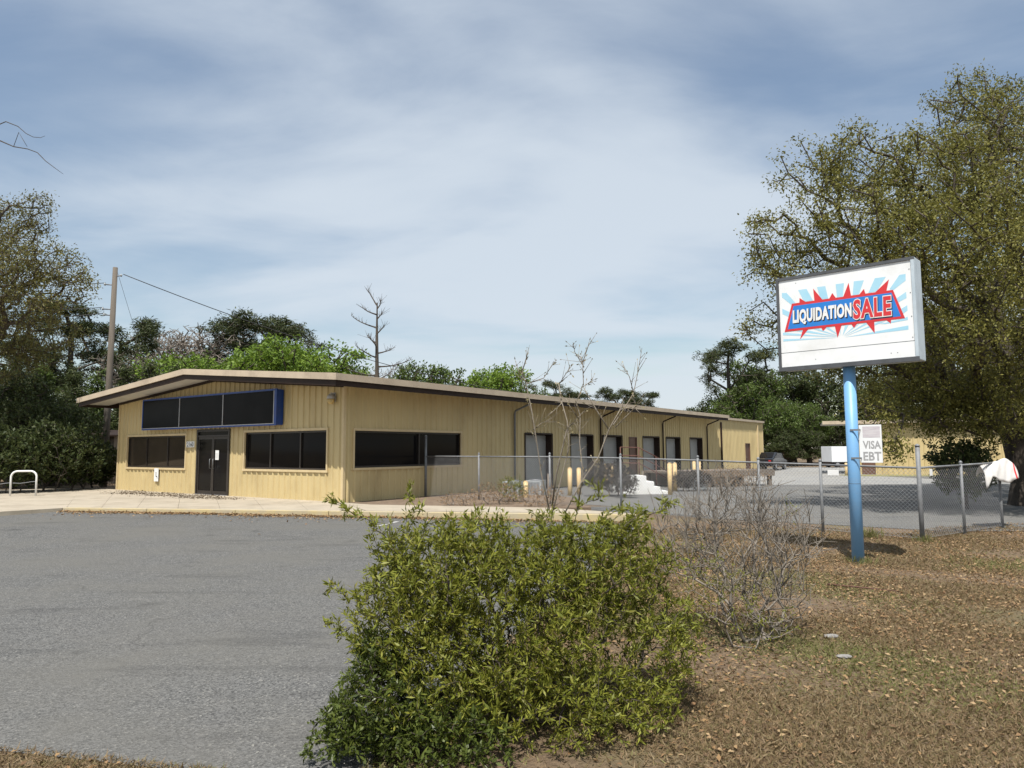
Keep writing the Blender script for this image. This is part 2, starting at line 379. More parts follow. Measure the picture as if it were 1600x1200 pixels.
side_holes = [(.4, 5.76, 1.02, 2.25)] + [(a, b, -.2, 2.25) for a, b in DOORS] + [(19.9, 20.85, -.2, 2.25), (39.6, 40.7, -.2, 2.0)]
wall_top = lambda t: roofz(t) - .2
ribbed_wall('front_wall', lambda l, d, z: (-d, l, z), .04, WID - .04, wall_top, front_holes, M['tan'], bld)
ribbed_wall('side_wall', lambda l, d, z: (l, -d, z), .04, LEN - .04, lambda s: 3.70, side_holes, M['tan'], bld)
ribbed_wall('rear_side_wall', lambda l, d, z: (l, WID + d, z), .04, LEN - .04, lambda s: 3.70, [], M['tan'], bld)
ribbed_wall('end_wall', lambda l, d, z: (LEN + d, l, z), .04, WID - .04, wall_top, [], M['tan'], bld)
# corner trims and base
for s_, t_ in ((0, 0), (0, WID), (LEN, 0), (LEN, WID)):
    box('corner_trim', M['trim'], bld, s_ - .035 if s_ == 0 else s_ - .06, s_ + .06 if s_ == 0 else s_ + .035, t_ - .035 if t_ == 0 else t_ - .06, t_ + .06 if t_ == 0 else t_ + .035, -.12, 3.66)
# roof: tan fascia on top, dark trim below, pale soffit
def slope_slab(mb, s0, s1, t0, t1, zt, zb):
    n = 1 if (t1 - RID) * (t0 - RID) >= 0 else 2
    ts = [t0, t1] if n == 1 else [t0, RID, t1]
    for a, b in zip(ts[:-1], ts[1:]):
        mb.add([(s0, a, roofz(a) + zb), (s1, a, roofz(a) + zb), (s1, b, roofz(b) + zb), (s0, b, roofz(b) + zb),
                (s0, a, roofz(a) + zt), (s1, a, roofz(a) + zt), (s1, b, roofz(b) + zt), (s0, b, roofz(b) + zt)],
               [(3, 2, 1, 0), (4, 5, 6, 7), (0, 1, 5, 4), (1, 2, 6, 5), (2, 3, 7, 6), (3, 0, 4, 7)])
    return mb
OF, OS = 1.3, 1.1
slope_slab(MB(), -OF + .05, MAIN, -OS + .05, WID + OS - .05, 0, -.10).build('roof', M['roof'], bld)
slope_slab(MB(), MAIN + .003, LEN + .1, -.10, WID + .10, -.12, -.21).build('roof', M['roof'], bld)
fas = slope_slab(MB(), -OF, -OF + .05, -OS, RID, .012, -.19); fas.build('fascia', M['fascia'], bld)
slope_slab(MB(), -OF, -OF + .05, RID + .003, WID + OS, .012, -.19).build('fascia', M['fascia'], bld)
slope_slab(MB(), -OF + .052, MAIN - .002, -OS, -OS + .05, .012, -.19).build('fascia', M['fascia'], bld)
slope_slab(MB(), -OF + .052, MAIN - .002, WID + OS - .05, WID + OS, .012, -.19).build('fascia', M['fascia'], bld)
slope_slab(MB(), MAIN + .005, LEN + .1, -.15, -.102, -.11, -.27).build('fascia', M['fascia'], bld)
# dark lower trims, set back under the fascia
slope_slab(MB(), -OF + .07, -OF + .12, -OS + .08, WID + OS - .08, -.11, -.36).build('lower_trim', M['brown'], bld)
slope_slab(MB(), -OF + .123, MAIN - .05, -OS + .08, -OS + .13, -.11, -.36).build('lower_trim', M['brown'], bld)
slope_slab(MB(), -OF + .123, MAIN - .05, WID + OS - .13, WID + OS - .08, -.11, -.36).build('lower_trim', M['brown'], bld)
slope_slab(MB(), -.06, -.031, 0, WID, -.20, -.36).build('lower_trim', M['brown'], bld)
# soffit panels between the dark trims
k = 0
t = -OS + .14
while t < WID + OS - .2:
    e = min(t + 2.03, WID + OS - .14)
    if t < RID < e: e = RID
    slope_slab(MB(), -OF + .125, -.065, t, e - .012, -.22, -.26).build('soffit_panel', M['soffit'], bld); t = e
s_ = .02
while s_ < MAIN - .3:
    e = min(s_ + 3.0, MAIN - .06)
    slope_slab(MB(), s_, e - .012, -OS + .135, -.034, -.22, -.26).build('soffit_panel', M['soffit'], bld); s_ = e

# windows
def window_front(t0, t1, z0, z1, mull, pmats, axis='f'):
    w = empty('window'); w.parent = bld
    def B(name, m_, a0, a1, d0, d1, zz0, zz1):    # a along wall, d outwards (+)
        if axis == 'f': return box(name, m_, w, -d1, -d0, a0, a1, zz0, zz1)
        return box(name, m_, w, a0, a1, -d1, -d0, zz0, zz1)
    f = .07
    B('frame', M['trim'], t0 - .03, t1 + .03, -.02, .05, z1 - .03, z1 + .05); B('sill', M['trim'], t0 - .05, t1 + .05, -.02, .06, z0 - .06, z0 + .012)
    B('frame', M['trim'], t0 - .03, t0 + .03, -.02, .05, z0 + .013, z1 - .031); B('frame', M['trim'], t1 - .03, t1 + .03, -.02, .05, z0 + .013, z1 - .031)
    edges = [t0 + .031] + [m_ for m_ in mull] + [t1 - .031]
    for i, (a, b) in enumerate(zip(edges[:-1], edges[1:])):
        B('pane', pmats[i], a + .03, b - .03, -.11, -.09, z0 + .07, z1 - .09)
        for (aa, bb, c0, c1) in ((a, b, z0 + .013, z0 + .07), (a, b, z1 - .09, z1 - .031), (a, a + .03, z0 + .07, z1 - .09), (b - .03, b, z0 + .07, z1 - .09)):
            B('mullion', M['bronze'], aa + .001, bb - .001, -.12, -.035, c0, c1)
    B('backing', M['bronze'], t0 - .02, t1 + .02, -.16, -.13, z0 - .02, z1 + .02)
window_front(8.92, 13.43, .93, 2.23, [10.35, 11.95], [M['blind']] * 3)
window_front(.73, 5.17, .95, 2.27, [2.15, 3.75], [M['pane']] * 3)
window_front(.4, 5.76, 1.02, 2.25, [3.5], [M['pane']] * 2, 's')
# glass double door
d = empty('entrance_door'); d.parent = bld
a0, a1, zt = 6.07, 8.15, 2.37
box('door_frame', M['bronze'], d, -.05, .08, a0 - .02, a0 + .06, -.02, zt + .03); box('door_frame', M['bronze'], d, -.05, .08, a1 - .06, a1 + .02, -.02, zt + .03)
box('door_frame', M['bronze'], d, -.048, .078, a0 + .061, a1 - .061, zt - .06, zt + .03)
box('transom_bar', M['bronze'], d, -.04, .06, a0 + .061, a1 - .061, 2.12, 2.18); box('pane', M['pane'], d, .0, .02, a0 + .062, a1 - .062, 2.181, zt - .061)
mid = (a0 + a1) / 2
for q0, q1, hs in ((a0 + .064, mid - .005, 1), (mid + .005, a1 - .064, -1)):
    lf = box('door_leaf', M['bronze'], d, -.02, .03, q0, q1, .0, .13)
    for (p0, p1, z0, z1) in ((q0, q0 + .07, .131, 2.115), (q1 - .07, q1, .131, 2.115), (q0 + .071, q1 - .071, 2.03, 2.115)):
        box('stile', M['bronze'], lf, -.02, .03, p0, p1, z0, z1)
    box('pane', M['pane'], lf, .0, .012, q0 + .071, q1 - .071, .131, 2.029)
    hx = (q1 - .10) if hs > 0 else (q0 + .10)
    MB().tube([(-.02, hx, .95), (-.075, hx, .95), (-.075, hx, 1.30), (-.02, hx, 1.30)], .014, 8).build('handle', M['galvdark'], lf)
box('threshold', M['alu'], d, -.09, .08, a0 + .0, a1, -.03, -.002)
# side doors: recessed roller shutters with dark jambs
for (a, b) in DOORS:
    r_ = empty('roller_door'); r_.parent = bld
    mb = MB(); n = 22
    for i in range(n):
        z0 = -.12 + 2.33 * i / n; z1 = -.12 + 2.33 * (i + 1) / n
        mb.box(a + .02, b - .02, .30 + (0 if i % 2 else .0), .33, z0 + .012, z1 - .012).box(a + .02, b - .02, .315, .335, z1 - .013, z1 + .013)
    mb.build('curtain', M['shutter'], r_)
    box('jamb', M['brown'], r_, a - .05, a - .001, -.045, .36, -.12, 2.30); box('jamb', M['brown'], r_, b + .001, b + .05, -.045, .36, -.12, 2.30)
    box('header', M['brown'], r_, a + 0, b - 0, -.044, .36, 2.251, 2.32)
for (a, b, h) in ((19.9, 20.85, 2.25), (39.6, 40.7, 2.0)):
    r_ = box('side_door', M['doorbrown'], bld, a + .05, b - .05, .02, .06, -.12, h - .05)
    box('door_frame', M['doorbrown'], r_, a, a + .049, -.04, .07, -.12, h); box('door_frame', M['doorbrown'], r_, b - .049, b, -.04, .07, -.12, h); box('door_frame', M['doorbrown'], r_, a + .05, b - .05, -.039, .069, h - .049, h)
    MB().tube([(a + .15, .02, .95), (a + .15, -.05, .95), (a + .27, -.05, .95)], .014, 6).build('handle', M['alu'], r_)
# downspouts
for s_, m_, out in ((9.15, M['galvdark'], .9), (16.6, M['brown'], .9), (24.2, M['brown'], .9), (31.4, M['brown'], .9), (34.2, M['brown'], .04), (42.6, M['trim'], .04)):
    if out > .5: MB().tube([(s_, -.10, -.1), (s_, -.10, 3.05), (s_, -.14, 3.2), (s_, -out, 3.48), (s_, -out - .03, 3.62)], [.045, .045, .042, .04, .045], 8).build('downspout', m_, bld)
    else: MB().box(s_ - .06, s_ + .06, -.14, -.03, -.1, 3.45).build('downspout', m_, bld)
# sign cabinet over the entrance
sg = empty('sign_cabinet', loc2w(-.03, 0, 0), BA, label='wide blue framed sign cabinet with three blank black panels above the entrance', cat='sign')
t0, t1, z0, z1 = 2.98, 11.72, 2.44, 3.68
box('box', M['blue'], sg, -.26, -.005, t0 + .02, t1 - .02, z0 + .02, z1 - .02)
for (a, b, c0, c1) in ((t0, t1, z0, z0 + .07), (t0, t1, z1 - .06, z1), (t0, t0 + .14, z0 + .071, z1 - .061), (t1 - .05, t1, z0 + .071, z1 - .061)):
    box('frame', M['blue'], sg, -.30, -.262, a, b, c0, c1)
dv = [t0 + .14, 6.08, 8.95, t1 - .05]
for a, b in zip(dv[:-1], dv[1:]):
    box('panel', M['black'], sg, -.285, -.262, a + .02, b - .02, z0 + .075, z1 - .065)
for a in dv[:-1]: box('divider', M['alu'], sg, -.305, -.2625, a - .018, a + .018, z0 + .073, z1 - .063)
box('bottom_lip', M['alu'], sg, -.306, -.3005, t0 + .1, t1, z0 + .05, z0 + .075)
# floodlight by the corner
fl = empty('wall_light', loc2w(-.03, .42, 0), BA, label='grey dome wall light with amber lens near the building corner', cat='light')
box('back_plate', M['alu'], fl, -.04, -.0005, -.07, .07, 3.12, 3.42)
MB().tube([(-.15, 0, 3.38), (-.15, 0, 3.30), (-.15, 0, 3.22)], [.05, .12, .13], 14).build('dome', M['alu'], fl)
MB().tube([(-.15, 0, 3.219), (-.15, 0, 3.12), (-.15, 0, 3.05)], [.115, .11, .06], 14).build('lens', M['lens'], fl)
MB().tube([(-.04, 0, 3.36), (-.15, 0, 3.40)], .03, 8).build('arm', M['alu'], fl)

# ------------------------------------------------------------------ lettering
def text_polys(body, offset=0.0, size=1.0, spacing=1.0):
    cu = bpy.data.curves.new('txt', 'FONT'); cu.body = body; cu.size = size; cu.offset = offset; cu.space_character = spacing; cu.fill_mode = 'FRONT'; cu.resolution_u = 3
    o = bpy.data.objects.new('txt', cu); COL.objects.link(o)
    me = o.to_mesh(); V = np.array([v.co[:2] for v in me.vertices]); F = [list(p.vertices) for p in me.polygons]; o.to_mesh_clear()
    bpy.data.objects.remove(o); bpy.data.curves.remove(cu); return V, F
def text_quad(name, body, quad, y, material, parent, offset=.0, spacing=1.0, grow=0.0, shift=(0, 0)):
    """lettering warped into a quad (TL,TR,BR,BL) of the parent's local xz plane at depth y"""
    V, F = text_polys(body, offset, 1, spacing); V0, _ = text_polys(body, 0, 1, spacing)
    mn, mxv = V0.min(0), V0.max(0); q = [np.array(p) for p in quad]; out = []
    for p in V:
        a = (p[0] - mn[0]) / (mxv[0] - mn[0]); b = (p[1] - mn[1]) / (mxv[1] - mn[1])
        r_ = (q[3] * (1 - a) + q[2] * a) * (1 - b) + (q[0] * (1 - a) + q[1] * a) * b
        out.append((r_[0] + shift[0], y, r_[1] + shift[1]))
    me = bpy.data.meshes.new(name); me.from_pydata(out, [], F); me.update()
    return link(name, me, material, parent)
def flat_poly(name, poly, y, material, parent):
    me = bpy.data.meshes.new(name); me.from_pydata([(p[0], y, p[1]) for p in poly], [], [list(range(len(poly)))]); me.update()
    return link(name, me, material, parent)
# number plaque by the door (local x runs to the right when seen from the front: -t)
pl = empty('number_plaque', loc2w(-.036, 8.86, 0), BA - math.pi / 2, label='small white number plaque beside the glass door', cat='plaque')
box('plate', M['white'], pl, 0, .54, -.012, 0, 1.74, 1.96)
text_quad('numerals', '2160', [(.05, 1.93), (.49, 1.93), (.49, 1.77), (.05, 1.77)], -.0135, M['ink'], pl, .02)
ws = empty('accessible_parking_sign', loc2w(-.075, 11.07, 0), BA - math.pi / 2, label='small upright white parking sign under the left front window', cat='sign')
box('plate', M['white'], ws, 0, .32, -.008, 0, .40, .92)
for z in (.86, .815, .775): flat_poly('text_line', [(.05, z), (.27, z), (.27, z + .018), (.05, z + .018)], -.007, M['grey_ink'], ws)
ci = [(.16 + .085 * math.cos(a) * (1 if i < 24 else .68), .53 + .085 * math.sin(a) * (1 if i < 24 else .68)) for i, a in enumerate(list(np.linspace(-2.9, .5, 24)) + list(np.linspace(.5, -2.9, 24)))]
flat_poly('symbol', ci, -.007, M['printgreen'] if 'printgreen' in M else M['ink'], ws)
flat_poly('symbol', [(.13, .72), (.165, .72), (.17, .61), (.24, .61), (.26, .52), (.235, .515), (.215, .58), (.13, .58)], -.0098, M['ink'], ws)
flat_poly('symbol', [(.145 + .025 * math.cos(a), .745 + .025 * math.sin(a)) for a in np.linspace(0, 6, 12)], -.0098, M['ink'], ws)
nt_ = empty('door_notice', loc2w(-.018, 6.86, 0), BA - math.pi / 2, label='white paper notice taped inside the right door glass', cat='notice')
box('sheet', M['white'], nt_, -.07, .15, -.011, -.006, 1.27, 1.62)
text_quad('text_line', 'NOTICE', [(-.04, 1.59), (.12, 1.59), (.12, 1.55), (-.04, 1.55)], -.0122, M['grey_ink'], nt_, .01) if False else None
for i in range(6): flat_poly('text_line', [(-.05, 1.33 + i * .035), (.12, 1.33 + i * .035), (.12, 1.34 + i * .035), (-.05, 1.34 + i * .035)], -.0122, M['grey_ink'], nt_)

# ------------------------------------------------------------------ pavement and kerb
K0 = Vector((-13.1, 21.1)); K1 = Vector((3.2, 17.9))
kd = (K1 - K0).normalized(); kn = Vector((-kd.y, kd.x))
pv = MB(); pave = empty('pavement', kind='structure')
def line_y(x, s_=0): # building front wall line
    return None
left_end = loc2w(0, WID)
nslab = 7
fr = [loc2w(0, WID + 3.2), loc2w(0, WID), loc2w(0, 11.5), loc2w(0, 9.2), loc2w(0, 6.9), loc2w(0, 4.6), loc2w(0, 2.3), loc2w(0, 0)]
ke = [K0 + (K1 - K0) * f_ for f_ in (0.0, .07, .14, .22, .30, .38, .46, .56)]
for i in range(7):
    a, b, c, d_ = fr[i], fr[i + 1], ke[i + 1], ke[i]
    gap = .004
    def P(p, z): return (p.x, p.y, z)
    dx = Vector((gap, 0))
    pts = [Vector((a.x, a.y)) + dx, Vector((b.x, b.y)) - dx, c + kn * .152 - dx, d_ + kn * .152 + dx]
    zt = [-.012, -.012, -.035, -.035]
    mb = MB(); mb.add([(p.x, p.y, z) for p, z in zip(pts, zt)] + [(p.x, p.y, z - .3) for p, z in zip(pts, zt)], [(0, 1, 2, 3), (7, 6, 5, 4), (0, 4, 5, 1), (1, 5, 6, 2), (2, 6, 7, 3), (3, 7, 4, 0)])
    mb.build('slab', M['concrete'], pave)
pts = [Vector((fr[7].x, fr[7].y)) + Vector((.008, -.0)), Vector((-4.2, 21.6)), Vector((1.0, 20.1)), K1 + kn * .152, ke[7] + kn * .152 + Vector((.008, 0))]
mb = MB(); n = len(pts); mb.add([(p.x, p.y, -.02) for p in pts] + [(p.x, p.y, -.35) for p in pts], [tuple(range(n)), tuple(range(2 * n - 1, n - 1, -1))] + [(i, i + n, (i + 1) % n + n, (i + 1) % n) for i in range(n)])
mb.build('slab', M['concrete'], pave)
# left apron running out of the picture
pts = [Vector((fr[0].x, fr[0].y)) - Vector((.01, 0)), K0 + kn * .152 - Vector((.01, 0)), K0 - kn * .0 - Vector((.01, 0)), Vector((-14.6, 19.3)), Vector((-40, 14)), Vector((-40, 31)), Vector((-22, 31.5))]
n = len(pts); mb = MB(); mb.add([(p.x, p.y, -.04) for p in pts] + [(p.x, p.y, -.42) for p in pts], [tuple(range(n)), tuple(range(2 * n - 1, n - 1, -1))] + [(i, i + n, (i + 1) % n + n, (i + 1) % n) for i in range(n)])
mb.build('slab', M['concrete'], pave)
# kerb stones
kerb = empty('kerb', kind='structure'); nk = 6
for i in range(nk):
    a = K0 + (K1 - K0) * (i / nk) + kd * .006; b = K0 + (K1 - K0) * ((i + 1) / nk) - kd * .006
    pts = [a, b, b + kn * .148, a + kn * .148]
    mb = MB(); mb.add([(p.x, p.y, -.03) for p in pts] + [(p.x, p.y, -.40) for p in pts], [(0, 1, 2, 3), (7, 6, 5, 4), (0, 4, 5, 1), (1, 5, 6, 2), (2, 6, 7, 3), (3, 7, 4, 0)])
    mb.build('kerb_stone', M['kerb'], kerb, bevel=.018)
# planting bed along the side wall
bp_ = [loc2w(.25, -.06), loc2w(7.5, -.06), Vector((2.0, 24.6, 0)), Vector((2.2, 20.3, 0)), Vector((1.0, 20.2, 0)), Vector((-4.1, 21.7, 0))]
mb = MB(); n = len(bp_); mb.add([(p.x, p.y, -.03) for p in bp_] + [(p.x, p.y, -.4) for p in bp_], [tuple(range(n)), tuple(range(2 * n - 1, n - 1, -1))] + [(i, i + n, (i + 1) % n + n, (i + 1) % n) for i in range(n)])
mb.build('planting_bed', M['mulch'], kind='structure')

# ------------------------------------------------------------------ pole sign
yaw = -.7512
gp = g(12.64)
ps = empty('pole_sign', (5.98, 12.64, gp), yaw, label='tall white box sign with red and blue sale print on a blue pole', cat='sign')
zt, zb, hw = 4.709 - gp, 3.084 - gp, 1.12
MB().tube([(0, 0, -.3), (0, 0, zb - .02)], .102, 20).build('pole', M['poleblue'], ps)
MB().tube([(0, 0, 1.35), (0, 0, 1.356)], .1035, 20).build('weld_seam', M['retainer'], ps)
box('cabinet', M['cabinet'], ps, -hw - .05, hw + .05, -.17, .22, zb - .05, zt + .05, bevel=.012)
for (a, b, c0, c1, m_) in ((-hw - .05, hw + .05, zt + .001, zt + .052, M['retainer']), (-hw - .05, hw + .05, zb - .075, zb - .001, M['retainer']), (-hw - .05, -hw - .001, zb, zt, M['retainer']), (hw + .001, hw + .05, zb, zt, M['cabinet'])):
    box('retainer', m_, ps, a, b, -.215, -.172, c0, c1)
seam_z = zt - 1.362
box('face_panel', M['signface'], ps, -hw + .001, hw - .001, -.196, -.173, seam_z + .006, zt - .001); box('face_panel', M['signface'], ps, -hw + .001, hw - .001, -.196, -.173, zb + .001, seam_z - .006)
RAYS = [[(0.357, -0.217), (0.511, -0.219), (0.619, -0.453), (0.46, -0.451)], [(0.7, -0.217), (0.845, -0.221), (0.887, -0.454), (0.754, -0.451)], [(1.027, -0.217), (1.167, -0.219), (1.138, -0.466), (1.038, -0.466)], [(1.333, -0.215), (1.497, -0.223), (1.402, -0.464), (1.299, -0.469)], [(1.676, -0.217), (1.848, -0.222), (1.696, -0.448), (1.56, -0.458)], [(2.06, -0.226), (2.154, -0.226), (2.15, -0.337), (1.943, -0.477), (1.899, -0.44)], [(1.973, -0.632), (2.147, -0.529), (2.148, -0.634), (1.998, -0.699)], [(2.03, -0.82), (2.153, -0.757), (2.153, -0.846), (2.062, -0.904)], [(2.078, -0.975), (2.149, -0.951), (2.151, -1.005), (1.805, -1.031), (1.713, -1.019)], [(0.054, -0.225), (0.143, -0.239), (0.31, -0.462), (0.222, -0.471), (0.052, -0.307)], [(0.048, -0.524), (0.206, -0.617), (0.181, -0.702), (0.049, -0.624)], [(0.043, -0.972), (0.042, -1.023), (1.014, -1.165)], [(0.046, -1.097), (0.044, -1.141), (1.017, -1.178)], [(0.291, -0.979), (0.484, -0.98), (1.03, -1.16)], [(0.611, -0.98), (0.694, -0.979), (1.042, -1.157)], [(0.797, -0.97), (0.869, -0.968), (1.054, -1.152)], [(2.153, -1.098), (2.151, -1.167), (1.132, -1.184)], [(1.806, -0.987), (1.696, -0.981), (1.133, -1.172)], [(1.489, -0.971), (1.565, -0.977), (1.123, -1.166)], [(1.315, -0.991), (1.383, -0.983), (1.113, -1.159)], [(1.15, -0.971), (1.209, -0.978), (1.102, -1.154)], [(1.041, -0.968), (1.065, -0.969), (1.078, -1.151)]]
SPIKES = [[(0.369, -0.492), (0.378, -0.369), (0.502, -0.468)], [(0.645, -0.478), (0.631, -0.234), (0.791, -0.467)], [(0.897, -0.472), (0.962, -0.365), (1.028, -0.481)], [(1.138, -0.476), (1.245, -0.227), (1.276, -0.466)], [(1.392, -0.483), (1.491, -0.375), (1.516, -0.482)], [(1.638, -0.49), (1.896, -0.274), (1.842, -0.487)], [(0.421, -0.947), (0.355, -1.135), (0.538, -0.939)], [(0.737, -0.946), (0.771, -1.031), (0.86, -0.946)], [(0.977, -0.954), (1.017, -1.178), (1.101, -0.948)], [(1.249, -0.952), (1.298, -1.039), (1.365, -0.952)], [(1.49, -0.951), (1.629, -1.168), (1.631, -0.952)], [(1.807, -0.95), (1.887, -1.033), (1.899, -0.952)]]
def sl(p): return (p[0] - hw, zt + p[1])
for q in RAYS: flat_poly('print_ray', [sl(p) for p in q], -.1975, M['ray'], ps)
for q in SPIKES: flat_poly('print_spike', [sl(p) for p in q], -.199, M['red'], ps)
flat_poly('print_banner_border', [sl(p) for p in [(.234, -.455), (1.949, -.464), (2.11, -.97), (.077, -.967)]], -.2005, M['red'], ps)
flat_poly('print_banner', [sl(p) for p in [(.262, -.503), (1.925, -.508), (2.050, -.930), (.139, -.925)]], -.202, M['printblue'], ps)
LQ = [sl(p) for p in [(.252, -.598), (1.270, -.598), (1.262, -.858), (.243, -.850)]]; SQ = [sl(p) for p in [(1.318, -.560), (1.905, -.572), (1.896, -.880), (1.306, -.872)]]
text_quad('lettering_shadow', 'LIQUIDATION', LQ, -.2032, M['ink'], ps, .062, 1.08, shift=(.014, -.018))
text_quad('lettering', 'LIQUIDATION', LQ, -.2046, M['white'], ps, .05, 1.08)
text_quad('lettering_shadow', 'SALE', SQ, -.2052, M['ink'], ps, .075, 1.12, shift=(.012, -.016))
text_quad('lettering_outline', 'SALE', SQ, -.2060, M['white'], ps, .072, 1.12)
text_quad('lettering', 'SALE', SQ, -.2072, M['red'], ps, .038, 1.12)
for z in (zt - .15, zt - .55, zt - .95, zt - 1.3): MB().tube([(hw - .03, -.197, z), (hw - .03, -.201, z)], .008, 6).build('screw', M['retainer'], ps)
for x, z in ((-.5, zb + .1), (.75, zb + .09), (.85, zb + .09), (-.8, zt - .08)): MB().tube([(x, -.197, z), (x, -.2, z)], .007, 6).build('screw', M['retainer'], ps)
# small payment sign clamped to the pole
pm = empty('payment_sign', (5.98, 12.64, gp), yaw, label='small white sign with faded grey lettering clamped to the blue pole', cat='sign')
box('panel', M['signface'], pm, .13, .49, -.055, -.035, 1.72, 2.37)
box('bracket', M['galv'], pm, .0, .16, -.113, -.104, 1.78, 1.81); box('bracket', M['galv'], pm, .0, .16, -.113, -.104, 2.27, 2.30)
for z in (1.78, 2.27): box('bracket', M['galv'], pm, .15, .158, -.1035, -.0555, z, z + .03)
flat_poly('print_picture', [(.19, 2.34), (.47, 2.34), (.47, 2.15), (.19, 2.15)], -.0565, M['faded'], pm)
text_quad('lettering', 'VISA', [(.19, 2.09), (.47, 2.09), (.47, 1.96), (.19, 1.96)], -.0565, M['grey_ink'], pm, .025)
text_quad('lettering', 'EBT', [(.19, 1.90), (.47, 1.90), (.47, 1.76), (.19, 1.76)], -.0565, M['grey_ink'], pm, .025)

# ------------------------------------------------------------------ chain link fence
def fence_run(root, A, B, fr_posts, hts, tall=(), top=1.50, post_r=.032):
    A = Vector(A); B = Vector(B); Ln = (B - A).length; dirv = (B - A) / Ln
    def P(f_, z): q = A + (B - A) * f_; return Vector((q.x, q.y, g(q.y) + z))
    for f_, h in zip(fr_posts, hts):
        if h <= 0: continue
        big = h > 1.7
        MB().tube([P(f_, -.25), P(f_, h)], .045 if big else post_r, 10).build('post', M['galvdark' if h > 2 else 'galv'], root)
        MB().tube([P(f_, h), P(f_, h + .02), P(f_, h + .05)], [.055 if big else .04, .05 if big else .036, .012], 10).build('post_cap', M['galv'], root)
    for fa, fb in zip(fr_posts[:-1], fr_posts[1:]):
        MB().tube([P(fa, top), P(fb, top)], .022, 8).build('top_rail', M['galv'], root)
        # woven wire: two families of straight diagonals, hooked over a bottom tension wire
        mb = MB(); La = (P(fb, 0) - P(fa, 0)).length; hz0, hz1 = .05, top - .01; step = .082; hh = hz1 - hz0
        for fam, off in ((1, .004), (-1, -.004)):
            x = -hh if fam > 0 else 0
            x0 = x
            while x0 < La + (0 if fam > 0 else hh):
                # line: along = x0 + fam*(z-hz0)
                pa = []
                for tt in (0, 1):
                    pa.append((x0 + fam * hh * tt, hz0 + hh * tt))
                (xa, za), (xb, zb_) = pa
                # clip to 0..La
                def clip(xq): return max(0, min(La, xq))
                if max(xa, xb) > 0 and min(xa, xb) < La:
                    ca, cb_ = clip(xa), clip(xb); za2 = hz0 + (ca - x0) * fam; zb2 = hz0 + (cb_ - x0) * fam
                    if abs(ca - cb_) > .01:
                        q0 = P(fa + (fb - fa) * ca / La, za2); q1 = P(fa + (fb - fa) * cb_ / La, zb2)
                        nrm = Vector((-dirv.y, dirv.x, 0)) * off
                        mb.tube([q0 + nrm, q1 + nrm], .0025, 3, False)
                x0 += step
        mb.tube([P(fa, .06), P(fb, .06)], .003, 4, False)
        mb.build('chain_link', M['wire'], root)
fn = empty('chain_link_fence', (FA.x, FA.y, 0), label='long galvanised chain link fence running from the building to the corner post', cat='fence')
fn.location = (0, 0, 0)
def frac(px):    # fraction along FA-FB where the run crosses an azimuth
    k_ = (px - 800) / 1120
    return (k_ * FA.y - FA.x) / ((FB.x - FA.x) - k_ * (FB.y - FA.y))
frs = [0.0] + [frac(p) for p in (748, 858, 968, 1088, 1182, 1278)] + [1.0]
fence_run(fn, FA, FB, frs, [2.2, 1.58, 1.58, 1.58, 1.58, 1.58, 1.58, 1.95])
fn2 = empty('chain_link_fence', label='short chain link fence section from the corner post to the tarp covered post', cat='fence')
fence_run(fn2, FB, FC, [0.0, .5, 1.0], [-1, 1.55, 1.45])
def plate(f_, A, B, z, w, h, label):
    q = A + (B - A) * f_; a = math.atan2((B - A).y, (B - A).x)
    o = empty('fence_plate', (q.x, q.y, g(q.y) + z), a, label=label, cat='plate')
    box('panel', M['white'], o, -w / 2, w / 2, -.024, -.012, 0, h, bevel=.004); box('strap', M['galv'], o, -.01, .01, -.0115, .006, .01, h - .01)
plate(.89, FA, FB, 1.27, .24, .12, 'small white plate wired to the fence left of the corner post')
plate(.13, FB, FC, 1.32, .10, .14, 'tiny white tag on the fence right of the corner post')
# white plastic sheet thrown over the end post
def tarp():
    r_ = random.Random(4); nx, ny = 26, 22; V = []; F = []
    base = Vector((FC.x - .12, FC.y - .1, g(FC.y)))
    for i in range(nx + 1):
        a = i / nx
        for j in range(ny + 1):
            b = j / ny * 2 - 1
            x = -.46 + .92 * a
            ridge = 1.42 + .16 * smooth(a * 1.5) - .10 * smooth((a - .75) * 3) + .02 * math.sin(a * 9)
            low = 1.12 + .07 * math.sin(a * 6 + .8) - .26 * max(0, 1 - a / .15) * (1 if b < 0 else .2) + (0 if b < 0 else .08); kb = abs(b) ** 1.6
            y = b * (.19 + .03 * math.sin(a * 8)) + .02 * math.sin(a * 13 + b * 4) + .008 * math.sin(a * 29 - b * 9)
            z = ridge * (1 - kb) + low * kb + .010 * math.sin(a * 19 + b * 9)
            V.append((base.x + x * .96, base.y + y + x * .25, base.z + z))
    for i in range(nx):
        for j in range(ny): q = i * (ny + 1) + j; F.append((q, q + 1, q + ny + 2, q + ny + 1))
    me = mesh_np('plastic_sheet', V, F, True)
    me.materials.append(M['plastic']); me.materials.append(M['red'])
    for p in me.polygons:
        if p.index // ny in (24,): p.material_index = 1
    o = link('plastic_sheet', me, None, label='crumpled white plastic sheet draped over the fence end post', cat='sheet')
    md = o.modifiers.new('t', 'SOLIDIFY'); md.thickness = .004
tarp()

